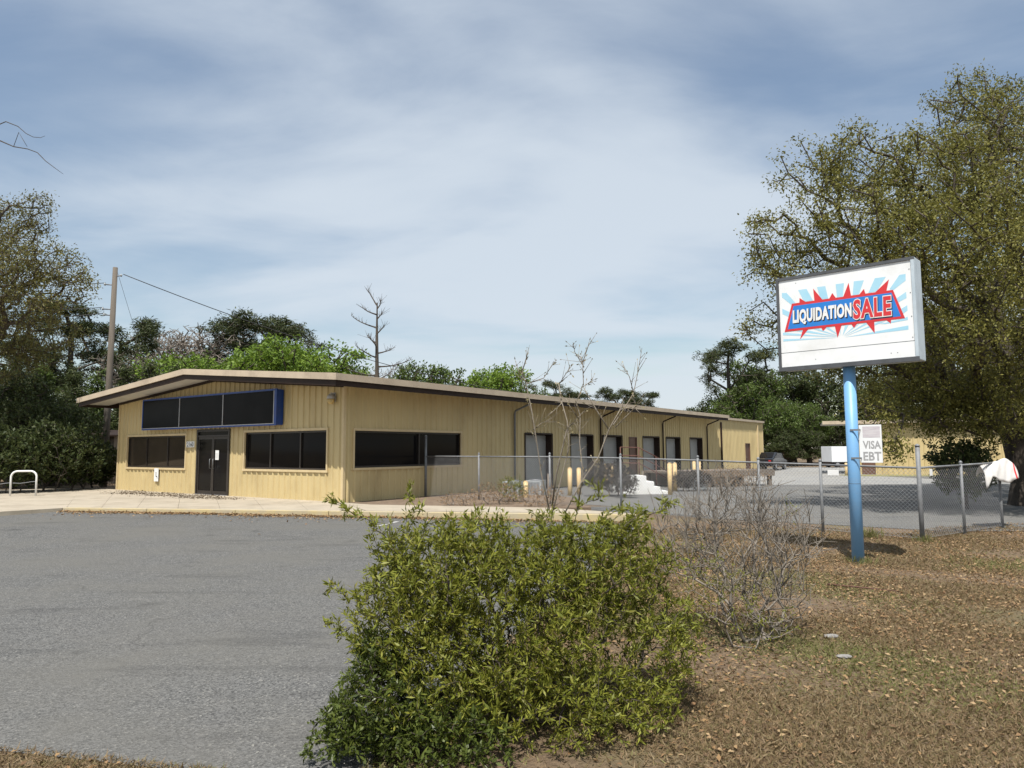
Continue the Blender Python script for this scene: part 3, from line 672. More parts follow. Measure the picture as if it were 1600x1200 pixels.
# ------------------------------------------------------------------ white hoop with rope
hp = empty('hoop_barrier', (-18.2, 26.9, -.04), R(8), label='white bent pipe hoop standing on the left apron', cat='barrier')
hw_, hh_ = .44, .92
path = [(-hw_, 0, -.05), (-hw_, 0, hh_ - .22)] + [(-hw_ + .22 - .22 * math.cos(a), 0, hh_ - .22 + .22 * math.sin(a)) for a in np.linspace(.2, math.pi / 2, 6)]
path += [(-p[0], 0, p[2]) for p in path[::-1]]
MB().tube(path, .034, 12).build('pipe', M['white'], hp)
rp = []
for i in range(30):
    a = i / 29; rp.append((-23.5 + 5.75 * a, 26.6 + .35 * a, .48 - .10 * math.sin(a * math.pi) + .02 * math.sin(a * 40)))
MB().tube(rp, .012, 6).build('rope', M['galv'], label='thin grey rope sagging to the white hoop', cat='rope')

# ------------------------------------------------------------------ utility pole and lines
UP = Vector((-20.1, 35.5, -.2))
up = empty('utility_pole', UP, label='tall weathered wooden utility pole behind the left eave', cat='utility pole')
MB().tube([(0, 0, -.3), (.05, 0, 5), (.1, 0, 11.05)], [.17, .15, .115], 14).build('shaft', M['polewood'], up)
for z, l_ in ((10.6, .35), (10.15, -.45), (8.9, -.5), (8.6, -.42)):
    MB().tube([(.09, 0, z), (.09 + l_, -.05, z + .02)], .03, 6).build('bracket', M['galvdark'], up)
    MB().tube([(.09 + l_, -.05, z - .03), (.09 + l_, -.05, z + .04), (.09 + l_, -.05, z + .1)], [.04, .055, .03], 8).build('insulator', M['ac'], up)
def sag(a, b, s_, n=18): 
    a = Vector(a); b = Vector(b); return [a + (b - a) * (i / n) - Vector((0, 0, s_ * 4 * (i / n) * (1 - i / n))) for i in range(n + 1)]
top = UP + Vector((.1, 0, 0))
def wire(name, a, b, s_, r, label): MB().tube(sag(a, b, s_), r, 5).build(name, M['cable'], label=label, cat='cable')
wire('service_line', top + Vector((.42, 0, 10.7)), loc2w(12, 12, 4.9) + Vector((8, 14, 1.0)), .7, .022, 'black service line sloping from the pole top behind the roof')
wire('guy_wire', top + Vector((.12, 0, 10.8)), top + Vector((3.0, 1.5, .3)), .0, .008, 'thin guy wire dropping steeply from the utility pole')
wire('power_line', top + Vector((-.42, -.05, 10.25)), (-40, 30, 9.4), .5, .018, 'upper cable running left from the utility pole')
wire('power_line', top + Vector((-.48, -.05, 9.0)), (-40, 30, 8.3), .5, .018, 'lower cable running left from the utility pole')
wire('power_line', top + Vector((-.40, -.05, 8.7)), (-40, 31, 7.5), .5, .018, 'lowest cable running left from the utility pole')

# ------------------------------------------------------------------ yard furniture
def bollard(x, y, h, label, r=.085):
    o = empty('bollard', (x, y, g(y)), label=label, cat='bollard', group='yellow bollards by the dock doors')
    MB().tube([(0, 0, -.15), (0, 0, h)], r, 14).build('pipe', M['yellow'], o); MB().tube([(0, 0, h), (0, 0, h + .03), (0, 0, h + .045)], [r, r * .75, r * .2], 14).build('cap', M['yellow'], o)
def atY(px, Y): return (px - 800) / 1120 * Y
for px, Y, h, lb in ((889, 27, 1.0, 'yellow bollard left of the dark scrub behind the fence'), (903, 27.6, .98, 'second yellow bollard beside the dark scrub behind the fence'),
                     (945, 35, .98, 'far yellow bollard just left of the third fence post'), (954, 35.5, .98, 'far yellow bollard nearest the third fence post'),
                     (1044, 27.2, 1.16, 'tallest worn yellow bollard at the foot of the white steps'), (1052, 29.5, 1.12, 'yellow bollard just behind the tallest one by the steps'),
                     (1082, 38, 1.05, 'distant yellow bollard left of the dock end'), (1090, 38.4, 1.05, 'distant yellow bollard nearest the dock end'), (1318, 46, .75, 'small yellow bollard in front of the far tan shed'),
                     (820.5, 24.6, .62, 'short worn yellow bollard by the grey cooling unit')):
    bollard(atY(px, Y), Y, h, lb)
# cooling units
for px, Y, w, lb in ((801, 25.8, .62, 'grey louvred cooling unit against the side wall'), (836, 26.4, .6, 'second grey cooling unit right of the louvred one')):
    x = atY(px, Y); o = empty('cooling_unit', (x, Y, g(Y)), R(-20), label=lb, cat='cooling unit')
    box('body', M['ac'], o, -w / 2, w / 2, -.28, .28, .02, .60, bevel=.01); box('base', M['concrete'], o, -w / 2 - .08, w / 2 + .08, -.36, .36, -.05, .019)
    for i in range(9): box('louvre', M['galvdark'], o, -w / 2 + .05 + i * (w - .1) / 9, -w / 2 + .05 + i * (w - .1) / 9 + .03, -.292, -.281, .08, .54)
    MB().tube([(0, 0, .601), (0, 0, .64)], .22, 16).build('fan_guard', M['galvdark'], o)
# timber post
MB().tube([(atY(857, 24.2), 24.2, -.3), (atY(857, 24.2), 24.2, .78)], [.07, .065], 8).build('timber_post', M['wood'], label='short weathered timber post under the second fence post', cat='post')
# steps with railing
stp = empty('steps', (4.55, 27.6, g(28)), R(4), label='white painted concrete steps descending to the right', cat='steps')
prof = [(-.5, 0), (-.42, .72), (.55, .70), (.55, .48), (.85, .48), (.85, .28), (1.1, .28), (1.1, .12), (1.4, .12), (1.4, 0)]
MB().prism(prof, 'y', -.1, 1.2).build('flight', M['white'], stp, bevel=.012)
rl = empty('stair_railing', (4.55, 29.0, g(28)), R(4), label='rusty thin pipe railing beside the white steps', cat='railing')
for z in (.75, 1.05, 1.38): MB().tube([(-.2, 0, z + .42), (.55, 0, z + .40), (1.9, 0, z - .32)], .02, 6).build('rail', M['rust'], rl)
for x, h in ((-.2, 1.8), (.55, 1.78), (1.25, 1.4), (1.9, 1.06)): MB().tube([(x, 0, 0), (x, 0, h)], .022, 6).build('baluster', M['rust'], rl)
# loading platform
dk = empty('loading_platform', (7.1, 31.6, g(32)), math.atan2(2.0, 5.0), label='low brown loading platform in front of the dock doors', cat='platform')
mb = MB()
for i in range(7): box('plank', M['wood'], dk, 0, 5.4, .01 + i * .36, .35 + i * .36, .62, .72)
box('edge_beam', M['wood'], dk, -.02, 5.42, -.05, .005, .46, .74); box('edge_beam', M['wood'], dk, 5.421, 5.48, -.05, 2.55, .46, .74)
for x in (.1, 1.8, 3.6, 5.2): box('leg', M['wood'], dk, x, x + .16, .02, .18, -.1, .615); box('leg', M['wood'], dk, x, x + .16, 2.3, 2.46, -.1, .615)
box('back_wall', M['concrete'], dk, .0, 5.4, 2.56, 2.7, -.1, .7)
cr = empty('crate', (7.9, 30.6, g(31)), R(15), label='grey slatted crate in front of the loading platform', cat='crate')
for i in range(4): box('slat', M['ac'], cr, -.28, .28, -.25, -.23, .03 + i * .13, .13 + i * .13)
box('body', M['ac'], cr, -.27, .27, -.229, .25, .0, .55)

# ------------------------------------------------------------------ far shed on the right
sh = empty('metal_shed', (22.7, 47.2, 0), R(-22), label='low tan metal shed with overhanging roof behind the oak tree', cat='shed')
ribbed_wall('wall', lambda l, d_, z: (l, -d_, z), .03, 16, lambda x: 3.25, [(.15, .95, -.2, 1.95)], M['tan'], sh, z0=-.13)
ribbed_wall('wall', lambda l, d_, z: (-d_, l, z), .03, 6, lambda x: 3.25, [], M['tan'], sh, z0=-.13)
box('back_wall', M['tan'], sh, .03, 16, 5.95, 6, -.13, 3.2); box('end_wall', M['tan'], sh, 15.95, 16.05, 0, 5.94, -.13, 3.2)
box('roof', M['roof'], sh, -2.1, 16.6, -.45, 6.4, 3.26, 3.36); box('fascia', M['fascia'], sh, -2.12, 16.62, -.5, -.451, 3.16, 3.38)
box('door', M['doorbrown'], sh, .16, .94, .01, .05, -.12, 1.94); box('porch_post', M['trim'], sh, -.14, -.02, -.3, -.18, -.13, 3.255)
box('porch_post', M['trim'], sh, -.14, -.02, 5.8, 5.92, -.13, 3.255)
gs = MB(); 
strip = [(20.5, 44.0), (38, 41.4), (38, 45.2), (21.0, 46.8)]
mb = MB().add([(x, y, g(y) + .012) for x, y in strip], [(0, 1, 2, 3)]); mb.build('grass_verge', mat('verge_grass', (.17, .17, .06), .95, (.24, .21, .10), 3, bump=1, bscale=30), kind='structure')

# ------------------------------------------------------------------ box truck and car in the distance
def wheel(parent, x, y, r, w=.22):
    o = MB().tube([(x, y - w / 2, r), (x, y + w / 2, r)], r, 16).build('wheel', M['tyre'], parent); MB().tube([(x, y - w / 2 - .012, r), (x, y + w / 2 + .012, r)], r * .55, 12).build('rim', M['alu'], o)
tk = empty('box_truck', (29.4, 65.0, g(60)), R(6), label='white box truck parked beyond the yard', cat='truck'); tk.scale = (.8, .8, .8)
box('cargo_box', M['truckwhite'], tk, -1.4, 1.1, -1.1, 1.1, .62, 2.35, bevel=.03); box('chassis', M['brown'], tk, -1.4, 2.2, -.75, .75, .40, .60)
MB().prism([(1.15, .42), (2.75, .42), (2.8, 1.0), (2.25, 1.15), (1.85, 1.78), (1.15, 1.8)], 'y', -.95, .95).build('cab', M['truckwhite'], tk, bevel=.03)
MB().prism([(1.35, 1.12), (2.12, 1.12), (1.80, 1.66), (1.35, 1.68)], 'y', -.965, -.952).build('side_window', M['pane'], tk)
MB().add([(2.27, -.8, 1.19), (2.27, .8, 1.19), (1.90, .8, 1.74), (1.90, -.8, 1.74)], [(0, 1, 2, 3)]).build('windscreen', M['pane'], tk)
for x in (-.7, 2.1):
    for y in (-.92, .92): wheel(tk, x, y, .36)
for y in (-.7, .7): box('headlight', M['alu'], tk, 2.76, 2.81, y - .13, y + .13, .62, .82)
cr_ = empty('parked_car', (20.9, 58.6, g(58)), R(55), label='black car parked at the far end of the tan building', cat='car')
pf = [(-2.1, .32), (2.1, .32), (2.18, .55), (2.1, .78), (1.15, .92), (.55, 1.38), (-.9, 1.42), (-1.75, .98), (-2.15, .9), (-2.2, .5)]
MB().prism(pf, 'y', -.85, .85).build('body', M['carblack'], cr_, bevel=.06)
for s_ in (-1, 1): MB().prism([(.98, .95), (.48, 1.31), (-.85, 1.34), (-1.45, .98)], 'y', s_ * .853, s_ * .862).build('side_window', M['pane'], cr_)
MB().add([(-1.72, -.7, 1.02), (-1.72, .7, 1.02), (-.98, .65, 1.40), (-.98, -.65, 1.40)], [(0, 1, 2, 3)]).build('rear_window', M['pane'], cr_)
for x in (-1.3, 1.35):
    for y in (-.76, .76): wheel(cr_, x, y, .32, .2)
for y in (-.62, .62): box('tail_light', M['red'], cr_, -2.21, -2.17, y - .09, y + .09, .72, .80)
box('number_plate', M['white'], cr_, -2.225, -2.19, -.2, .2, .56, .68)

# ------------------------------------------------------------------ things at the left behind the building
wb = empty('distant_house', (-36, 58, -.13), R(20), label='low house with white metal roof glimpsed left of the building', cat='house')
box('wall', M['ac'], wb, -5, 7, -3, 3, 0, 2.3); MB().prism([(-3.5, 2.3), (3.5, 2.3), (0, 3.4)], 'x', -5.4, 7.4).build('roof', M['white'], wb)
for x in (-3, 0, 3): box('window', M['pane'], wb, x, x + 1.2, -3.03, -3.001, .9, 1.9)
bf = empty('black_metal_fence', (-22.0, 37.2, -.13), R(-6), label='black metal picket fence behind the left corner of the building', cat='fence')
for z in (.25, 1.35): box('rail', M['brown'], bf, 0, 4.2, -.015, .015, z, z + .04)
for i in range(29): MB().tube([(.05 + i * .145, 0, 0), (.05 + i * .145, 0, 1.5)], .01, 5).build('picket', M['brown'], bf)
sd = empty('wooden_shed', (-25.2, 38.5, -.13), R(12), label='dark wooden shed half hidden by shrubs at the left', cat='shed')
for i in range(14): box('plank', M['wood'], sd, i * .25, i * .25 + .243, -.02, .0, 0, 2.6)
box('wall', M['wood'], sd, 3.5, 3.55, -.02, 2.4, 0, 2.6); box('wall', M['wood'], sd, -.05, -.001, -.02, 2.4, 0, 2.6); box('wall', M['wood'], sd, -.05, 3.55, 2.401, 2.44, 0, 2.6)
MB().prism([(-.5, 2.55), (2.9, 2.9), (2.9, 2.98), (-.5, 2.63)], 'x', -.35, 3.85).build('roof', M['brown'], sd)

# ------------------------------------------------------------------ vegetation generator
def skeleton(pts, roots, rlen, k=.35):
    """grow a branching tree through points: every point joins the node that gives the shortest biased path to a root"""
    P = np.vstack([roots, pts]); n = len(P); nr = len(roots)
    par = np.full(n, -1); par[1:nr] = np.arange(nr - 1) if rlen == 'chain' else 0
    plen = np.zeros(n)
    if rlen == 'chain':
        for i in range(1, nr): plen[i] = plen[i - 1] + np.linalg.norm(P[i] - P[i - 1])
    best = np.full(n, 1e9); bp_ = np.zeros(n, int); done = np.zeros(n, bool); done[:nr] = True
    for i in range(nr):
        c = np.linalg.norm(P - P[i], axis=1) ** 1.0 + k * plen[i]; m_ = c < best; best[m_] = c[m_]; bp_[m_] = i
    best[:nr] = 1e9; order = list(range(nr))
    D0 = best.copy()
    for _ in range(n - nr):
        # nearest first
        j = int(np.argmin(np.where(done, 1e9, best))); done[j] = True; par[j] = bp_[j]; dist = np.linalg.norm(P[j] - P[bp_[j]]); plen[j] = plen[bp_[j]] + dist; order.append(j)
        c = np.linalg.norm(P - P[j], axis=1) + k * plen[j]; m_ = (c < best) & ~done; best[m_] = c[m_]; bp_[m_] = j
    tips = np.zeros(n); ch = np.bincount(par[par >= 0], minlength=n); tips[ch == 0] = 1
    for j in order[::-1]:
        if par[j] >= 0: tips[par[j]] += tips[j]
    return P, par, tips, ch == 0
def branch_mesh(name, P, par, rad, sides=5, jitter=0, rr=None, grow=1.0):
    idx = np.where(par >= 0)[0]; A = P[par[idx]]; B = P[idx]; ra = np.minimum(rad[par[idx]], rad[idx] * 1.5); rb = rad[idx]
    d_ = B - A; ln = np.linalg.norm(d_, axis=1, keepdims=True) + 1e-9; d_ = d_ / ln
    ref = np.where(np.abs(d_[:, 2:3]) > .9, np.array([[1., 0, 0]]), np.array([[0, 0, 1.]])); x = np.cross(d_, ref); x /= np.linalg.norm(x, axis=1, keepdims=True) + 1e-9; y = np.cross(d_, x)
    B = B + d_ * (rb[:, None] * .35)
    n = len(idx); ang = np.arange(sides) * 2 * np.pi / sides
    co, si = np.cos(ang), np.sin(ang)
    ringA = A[:, None, :] + (x[:, None, :] * co[None, :, None] + y[:, None, :] * si[None, :, None]) * ra[:, None, None]
    ringB = B[:, None, :] + (x[:, None, :] * co[None, :, None] + y[:, None, :] * si[None, :, None]) * rb[:, None, None]
    V = np.concatenate([ringA, ringB], 1).reshape(-1, 3); base = (np.arange(n) * 2 * sides)[:, None, None]
    s_ = np.arange(sides); q = np.stack([s_, (s_ + 1) % sides, (s_ + 1) % sides + sides, s_ + sides], 1)[None]
    return mesh_np(name, V, (base + q).reshape(-1, 4), True)
def leaf_mesh(name, C, D, ln, wd, rr, upbias=.4, fold=.12):
    n = len(C); D = D / (np.linalg.norm(D, axis=1, keepdims=True) + 1e-9)
    Nn = rr.normal(size=(n, 3)); Nn[:, 2] += upbias * 2; Sx = np.cross(D, Nn); Sx /= np.linalg.norm(Sx, axis=1, keepdims=True) + 1e-9
    Up = np.cross(Sx, D); l_ = ln * rr.uniform(.45, 1.5, n)[:, None]; w_ = wd * rr.uniform(.7, 1.3, n)[:, None]
    m_ = C + D * l_ * .45 - Up * w_ * fold
    V = np.stack([C, m_ + Sx * w_ * .5 + Up * w_ * fold * 2, C + D * l_, m_ - Sx * w_ * .5 + Up * w_ * fold * 2], 1).reshape(-1, 3)
    F = np.arange(4 * n).reshape(n, 4)
    return mesh_np(name, V, F)
def unit(rr, n): v = rr.normal(size=(n, 3)); return v / np.linalg.norm(v, axis=1, keepdims=True)
def ell_points(rr, blobs, n, shell=.45):
    """points in a union of ellipsoids, mostly in the outer layer, clumped"""
    vol = np.array([b[3] * b[4] * b[5] for b in blobs]) ** .8; cnt = rr.multinomial(n, vol / vol.sum()); out = []
    for b, c in zip(blobs, cnt):
        u_ = unit(rr, c); r_ = rr.uniform(shell ** 3, 1, c) ** (1 / 3); out.append(np.array(b[:3]) + u_ * r_[:, None] * np.array(b[3:6]))
    return np.vstack(out)
def leaves_at(rr, tips, dirs, k, spread, down=0.0):
    C = np.repeat(tips, k, 0); Dd = np.repeat(dirs, k, 0); n = len(C)
    off = unit(rr, n) * (rr.uniform(0, 1, n) ** .6)[:, None] * spread
    C = C + off; D = Dd * .5 + unit(rr, n) + np.array([0, 0, -down]); return C, D
def make_tree(seed, blobs, trunk, ntips, kleaf, spread, lsize, tip_r, leaf_m, bark_m, expo=.45, kk=.35, sides=5, shell=.45, down=.1, lw=.55, upbias=.4):
    rr = np.random.default_rng(seed); pts = ell_points(rr, blobs, ntips, shell)
    P, par, tips, leafy = skeleton(pts, np.array(trunk, float), 'chain', kk); rad = tip_r * tips ** expo
    nr = len(trunk); rad[:nr] = np.maximum(rad[:nr], np.linspace(rad[0] * 1.0, rad[nr - 1], nr)); rad[0] *= 1.35
    bm_ = branch_mesh('trunk', P, par, rad, sides)
    lm_ = None
    if kleaf:
        ti = np.where(np.arange(len(P)) >= nr)[0]; dirs = P[ti] - P[par[ti]]; dirs /= np.linalg.norm(dirs, axis=1, keepdims=True) + 1e-9
        C, D = leaves_at(rr, P[ti], dirs, kleaf, spread, down); lm_ = leaf_mesh('crown', C, D, lsize, lsize * lw, rr, upbias)
        lm_.materials.append(leaf_m)
    bm_.materials.append(bark_m); return bm_, lm_
def place(name, meshes, x, y, z, s, rz, label, cat, group, sz=None):
    o = empty(name, (x, y, z), rz, label=label, cat=cat, group=group); o.scale = (s, s, sz or s)
    link('trunk', meshes[0], None, o)
    if meshes[1]: link('crown', meshes[1], None, o)
    return o
def blobs_round(seed, h, r, base, n=9, fl=.6):
    rr = random.Random(seed); b = [(0, 0, base + (h - base) * .5, r * .7, r * .7, (h - base) * .42)]
    for i in range(n):
        a = i * 2.4 + rr.uniform(-.4, .4); q = rr.uniform(.45, .8) * r; zz = base + (h - base) * rr.uniform(.18, .85); w = r * rr.uniform(.28, .45); cut = math.sqrt(max(.15, 1 - ((zz - base) / (h - base) - .4) ** 2 * 1.8))
        b.append((math.cos(a) * q * cut, math.sin(a) * q * cut, zz, w, w, w * fl * 1.1))
    return b
# prototypes in a 10 m scale
T = {}
for i in range(3):
    T['bright%d' % i] = make_tree(20 + i, blobs_round(20 + i, 10, 4.2, 2.0, 11), [(0, 0, 0), (.1, 0, 1.6), (.0, .1, 3.2), (.1, .1, 5)], 420, 26, .55, .26, .035, L_bright, M['bark'])
    T['green%d' % i] = make_tree(30 + i, blobs_round(30 + i, 10, 3.8, 1.8, 11), [(0, 0, 0), (.1, 0, 1.8), (0, .1, 3.4), (.1, 0, 5.4)], 420, 26, .50, .25, .035, L_green, M['bark'])
    T['dark%d' % i] = make_tree(40 + i, blobs_round(40 + i, 10, 3.6, .6, 12), [(0, 0, 0), (.1, .1, 1.5), (0, 0, 3.2), (.1, 0, 5.5)], 460, 26, .5, .24, .035, L_dark, M['bark'])
def pine_blobs(seed):
    rr = random.Random(seed); b = []
    for i in range(30):
        z = rr.uniform(4.9, 9.8); rad_ = 2.3 * math.sqrt(max(.1, 1 - ((z - 7.6) / 2.6) ** 2)); a = i * 2.4; q = rad_ * rr.uniform(.3, 1); w = rr.uniform(.28, .55)
        b.append((math.cos(a) * q, math.sin(a) * q, z, w, w, w * .8))
    return b
for i in range(3):
    T['pine%d' % i] = make_tree(50 + i, pine_blobs(50 + i), [(0, 0, 0), (.05, 0, 2), (.0, .08, 4), (.1, 0, 6), (.1, .05, 8.2)], 430, 26, .26, .19, .014, L_pine, M['bark'], lw=.25, shell=.3)
def cone_blobs(seed):
    rr = random.Random(seed); b = []
    for i in range(26):
        z = .5 + 9.0 * (i / 26); r_ = 1.9 * (1 - z / 10.4); a = i * 2.4
        b.append((math.cos(a) * r_ * .55, math.sin(a) * r_ * .55, z, r_ * .6 + .12, r_ * .6 + .12, .7))
    return b
for i in range(2): T['cone%d' % i] = make_tree(60 + i, cone_blobs(60 + i), [(0, 0, 0), (0, 0, 3), (0, 0, 6), (0, 0, 9.3)], 480, 24, .42, .24, .02, L_dark if i else L_green, M['bark'], shell=.5, lw=.35)
for i in range(3): T['bare%d' % i] = make_tree(70 + i, blobs_round(70 + i, 10, 2.8, 3.0, 10), [(0, 0, 0), (.1, 0, 2), (0, .1, 4.2), (.1, 0, 6.5)], 1100, 0, 0, 0, .016, None, M['greybark'], expo=.45, shell=.2, sides=3)

def gYt(px, Y): return (px - 800) / 1120 * Y
def horizon(px): return 703 + (800 - px) * .0049
def tree_at(kind, px, toppx, Y, label, group, rz=None, wide=1.0, name=None, cat='tree'):
    h = 1.58 + (horizon(px) - toppx) / 1120 * Y + .13; s = h / 10.0
    nm = name or {'b': 'broadleaf_tree', 'g': 'broadleaf_tree', 'd': 'evergreen_tree', 'p': 'pine_tree', 'c': 'conifer_tree'}[kind[0]]
    if kind.startswith('bare'): nm = 'bare_tree'
    o = place(nm, T[kind], gYt(px, Y), Y, -.13, s * wide, rz if rz is not None else (px * 1.7) % 6.28, label, cat, group, s); return o
GL, GB, GR_ = 'trees left of the building', 'trees behind the building', 'trees beyond the yard'
for kind, px, tp, Y, w, lb in (
    ('dark0', 22, 560, 35, 1.1, 'dark evergreen at the left edge behind the white hoop'), ('dark1', 82, 600, 37, 1.1, 'dark bushy evergreen right of the hoop'), ('dark2', 128, 640, 40, 1.0, 'lower dark evergreen beside the wooden shed'),
    ('dark1', -60, 520, 38, 1.2, 'tall dark evergreen cut off by the left edge'), ('cone0', 62, 560, 44, 1.3, 'conifer left of the utility pole'), ('cone1', 112, 570, 46, 1.3, 'dark conifer next to the utility pole'),
    ('cone0', 150, 575, 47, 1.4, 'green conifer directly behind the utility pole'), ('cone1', 196, 560, 46, 1.3, 'dark conifer over the left roof slope'), ('cone1', 232, 556, 47, 1.3, 'pointed conifer above the left roof edge'),
    ('cone0', 272, 560, 50, 1.3, 'conifer just left of the roof ridge'), ('cone1', 20, 540, 48, 1.4, 'tall conifer at the far left'),
    ('pine0', 100, 476, 58, 1.5, 'broad pine crown left of the utility pole'), ('pine1', 186, 498, 62, 1.5, 'round pine crown right of the utility pole'), ('pine2', 48, 490, 56, 1.5, 'pine half hidden by the budding oak'),
    ('bare0', 235, 498, 72, 1.5, 'grey leafless tree behind the conifers'), ('bare1', 285, 490, 74, 1.5, 'leafless grey tree left of the dark pines'), ('bare2', 318, 484, 78, 1.4, 'tall leafless tree nearest the dark pines'), ('bare1', 262, 506, 70, 1.5, 'short leafless tree above the ridge'),
    ('bare0', 205, 540, 60, 1.5, 'leafless tree near the utility pole'),
    ('green1', 172, 640, 52, 1.0, 'sunlit green tree between pole and building'), ('dark0', 110, 590, 52, 1.4, 'dark tree behind the wooden shed'), ('dark2', 5, 600, 50, 1.4, 'dark tree behind the hoop at far left')):
    tree_at(kind, px, tp, Y, lb, GL, wide=w)
for kind, px, tp, Y, w, lb in (
    ('pine0', 368, 494, 78, 1.5, 'left one of the dark pines above the roof'), ('pine1', 412, 490, 80, 1.6, 'right one of the dark pines above the roof'), ('pine2', 440, 510, 82, 1.4, 'small dark pine right of the pair'), ('dark1', 390, 530, 78, 1.2, 'dark tree below the pines'),
    ('bright0', 300, 545, 60, 1.1, 'bright green tree over the roof ridge'), ('bright1', 412, 538, 58, 1.1, 'bright green tree in front of the dark pines'), ('bright2', 468, 526, 58, 1.15, 'tallest bright green tree above the roof'), ('bright0', 512, 556, 60, 1.0, 'bright green tree ending left of the dead tree'), ('green0', 350, 555, 66, 1.1, 'mid green tree between ridge and bright trees'),
    ('bare2', 595, 555, 62, 1.0, 'leafless scrubby tree at the foot of the dead tree'),
    ('green0', 640, 566, 60, 1.0, 'green tree right of the dead tree'), ('green1', 692, 564, 62, 1.1, 'wide green tree over the middle of the roof'), ('bright1', 770, 571, 62, 1.1, 'yellow green tree over the middle of the roof'), ('green2', 815, 590, 66, 1.0, 'green tree at the right end of the clump over the roof'), ('bare0', 735, 580, 68, 1.2, 'thin leafless tree between the green crowns'),
    ('pine2', 866, 596, 100, 1.6, 'small dark pine above the roller doors'), ('pine0', 905, 616, 110, 1.8, 'low distant pine just over the roof line'), ('pine1', 960, 607, 120, 1.5, 'left one of three distant pines over the roof'), ('pine2', 984, 609, 120, 1.5, 'middle one of three distant pines over the roof'), ('pine0', 1006, 614, 122, 1.5, 'right one of three distant pines over the roof')):
    tree_at(kind, px, tp, Y, lb, GB, wide=w)
for kind, px, tp, Y, w, lb in (
    ('pine1', 1138, 534, 78, 1.35, 'tall pine standing clear above the far wall'), ('dark1', 1105, 612, 80, 1.0, 'rounded tree at the left of the far tree group'), ('green0', 1150, 596, 76, 1.1, 'green tree below the tall pine'), ('green2', 1185, 560, 80, 1.0, 'taller green tree right of the pine'), ('green1', 1215, 610, 72, 1.0, 'green tree above the black car'),
    ('dark2', 1235, 575, 84, 1.1, 'dark tree left of the sign pole'), ('green0', 1262, 625, 74, 1.0, 'low green tree above the white truck'), ('dark0', 1290, 560, 82, 1.2, 'tall dark tree behind the sign pole'), ('dark1', 1350, 570, 84, 1.2, 'dark tree behind the far shed'), ('dark2', 1420, 560, 80, 1.3, 'dark tree rising over the far shed'), ('green2', 1490, 570, 78, 1.3, 'green tree beyond the shed right side'),
    ('dark0', 1560, 560, 74, 1.3, 'dark tree behind the live oak trunk'), ('dark1', 1640, 540, 70, 1.3, 'dark tree cut by the right edge'), ('dark2', 1225, 662, 70, 1.5, 'low dark thicket right of the black car'), ('dark0', 1262, 668, 72, 1.5, 'low dark thicket left of the white truck'), ('dark1', 1195, 655, 73, 1.2, 'low dark thicket behind the black car'), ('dark1', 1310, 655, 78, 1.3, 'low dark thicket behind the white truck'), ('dark1', 1120, 640, 88, 1.5, 'low dark thicket over the end of the long roof'),
    ('pine2', 1210, 545, 95, 1.4, 'pine half hidden behind the sign edge')):
    tree_at(kind, px, tp, Y, lb, GR_, wide=w)
# dead snag
rr = np.random.default_rng(5); Yd = 52; base = np.array([gYt(588, Yd), Yd, -.13]); tr = [(0, 0, 0), (.05, 0, 3), (0, 0, 6), (-.05, 0, 9), (-.05, 0, 11.4)]
Pd = [np.array(q, float) for q in tr]; pd = [-1, 0, 1, 2, 3]; rd = [.24, .20, .16, .10, .045]
def node(p, par_, r_): Pd.append(np.array(p)); pd.append(par_); rd.append(r_); return len(Pd) - 1
def trunk_node(z):
    f = np.interp(z, [0, 3, 6, 9, 11.4], [.24, .20, .16, .10, .045]); x = np.interp(z, [0, 3, 6, 9, 11.4], [0, .05, 0, -.05, -.05])
    return node((x, 0, z), int(np.searchsorted([0, 3, 6, 9, 11.4], z) - 1), f * .9)
for z, dx, dz, ln in ((4.6, 1, -.1, 1.6), (5.3, -1, .15, 2.2), (5.9, 1, -.25, 2.0), (6.5, -1, -.05, 2.1), (7.1, 1, .0, 2.5), (7.7, -1, .25, 1.6), (8.0, .8, .1, 1.3), (8.7, -.7, .2, .9), (9.3, .7, .45, .7), (9.7, -1, .3, 2.3), (10.3, .6, .5, .5), (10.6, -.8, .1, 1.1), (11.2, -.6, .75, 1.3), (11.0, .5, .5, .6), (6.2, .3, .1, 1.1), (8.4, -.2, .2, 1.0)):
    k_ = trunk_node(z); p = Pd[k_].copy(); d_ = np.array([dx, rr.uniform(-.6, .6), dz]); ns = 9
    for q in range(ns):
        d_ = d_ / np.linalg.norm(d_) + np.array([rr.normal() * .10, rr.normal() * .10, .05]); p = p + d_ / np.linalg.norm(d_) * ln / ns; k_ = node(p, k_, .045 * (1 - q / (ns + 1)) + .008)
        if q > 2:
            for _ in range(2):
                e = d_ * .5 + np.array([rr.normal() * .5, rr.normal() * .5, .55 + rr.normal() * .3]); t1_ = node(p + e * .14, k_, .011); node(p + e * rr.uniform(.25, .42) + rr.normal(size=3) * .04, t1_, .006)
sn = branch_mesh('trunk', np.array(Pd), np.array(pd), np.array(rd), 5); sn.materials.append(M['bark'])
place('dead_tree', (sn, None), base[0], base[1], base[2], 1.10, 0, 'tall dead leafless tree standing alone above the roof', 'tree', None)

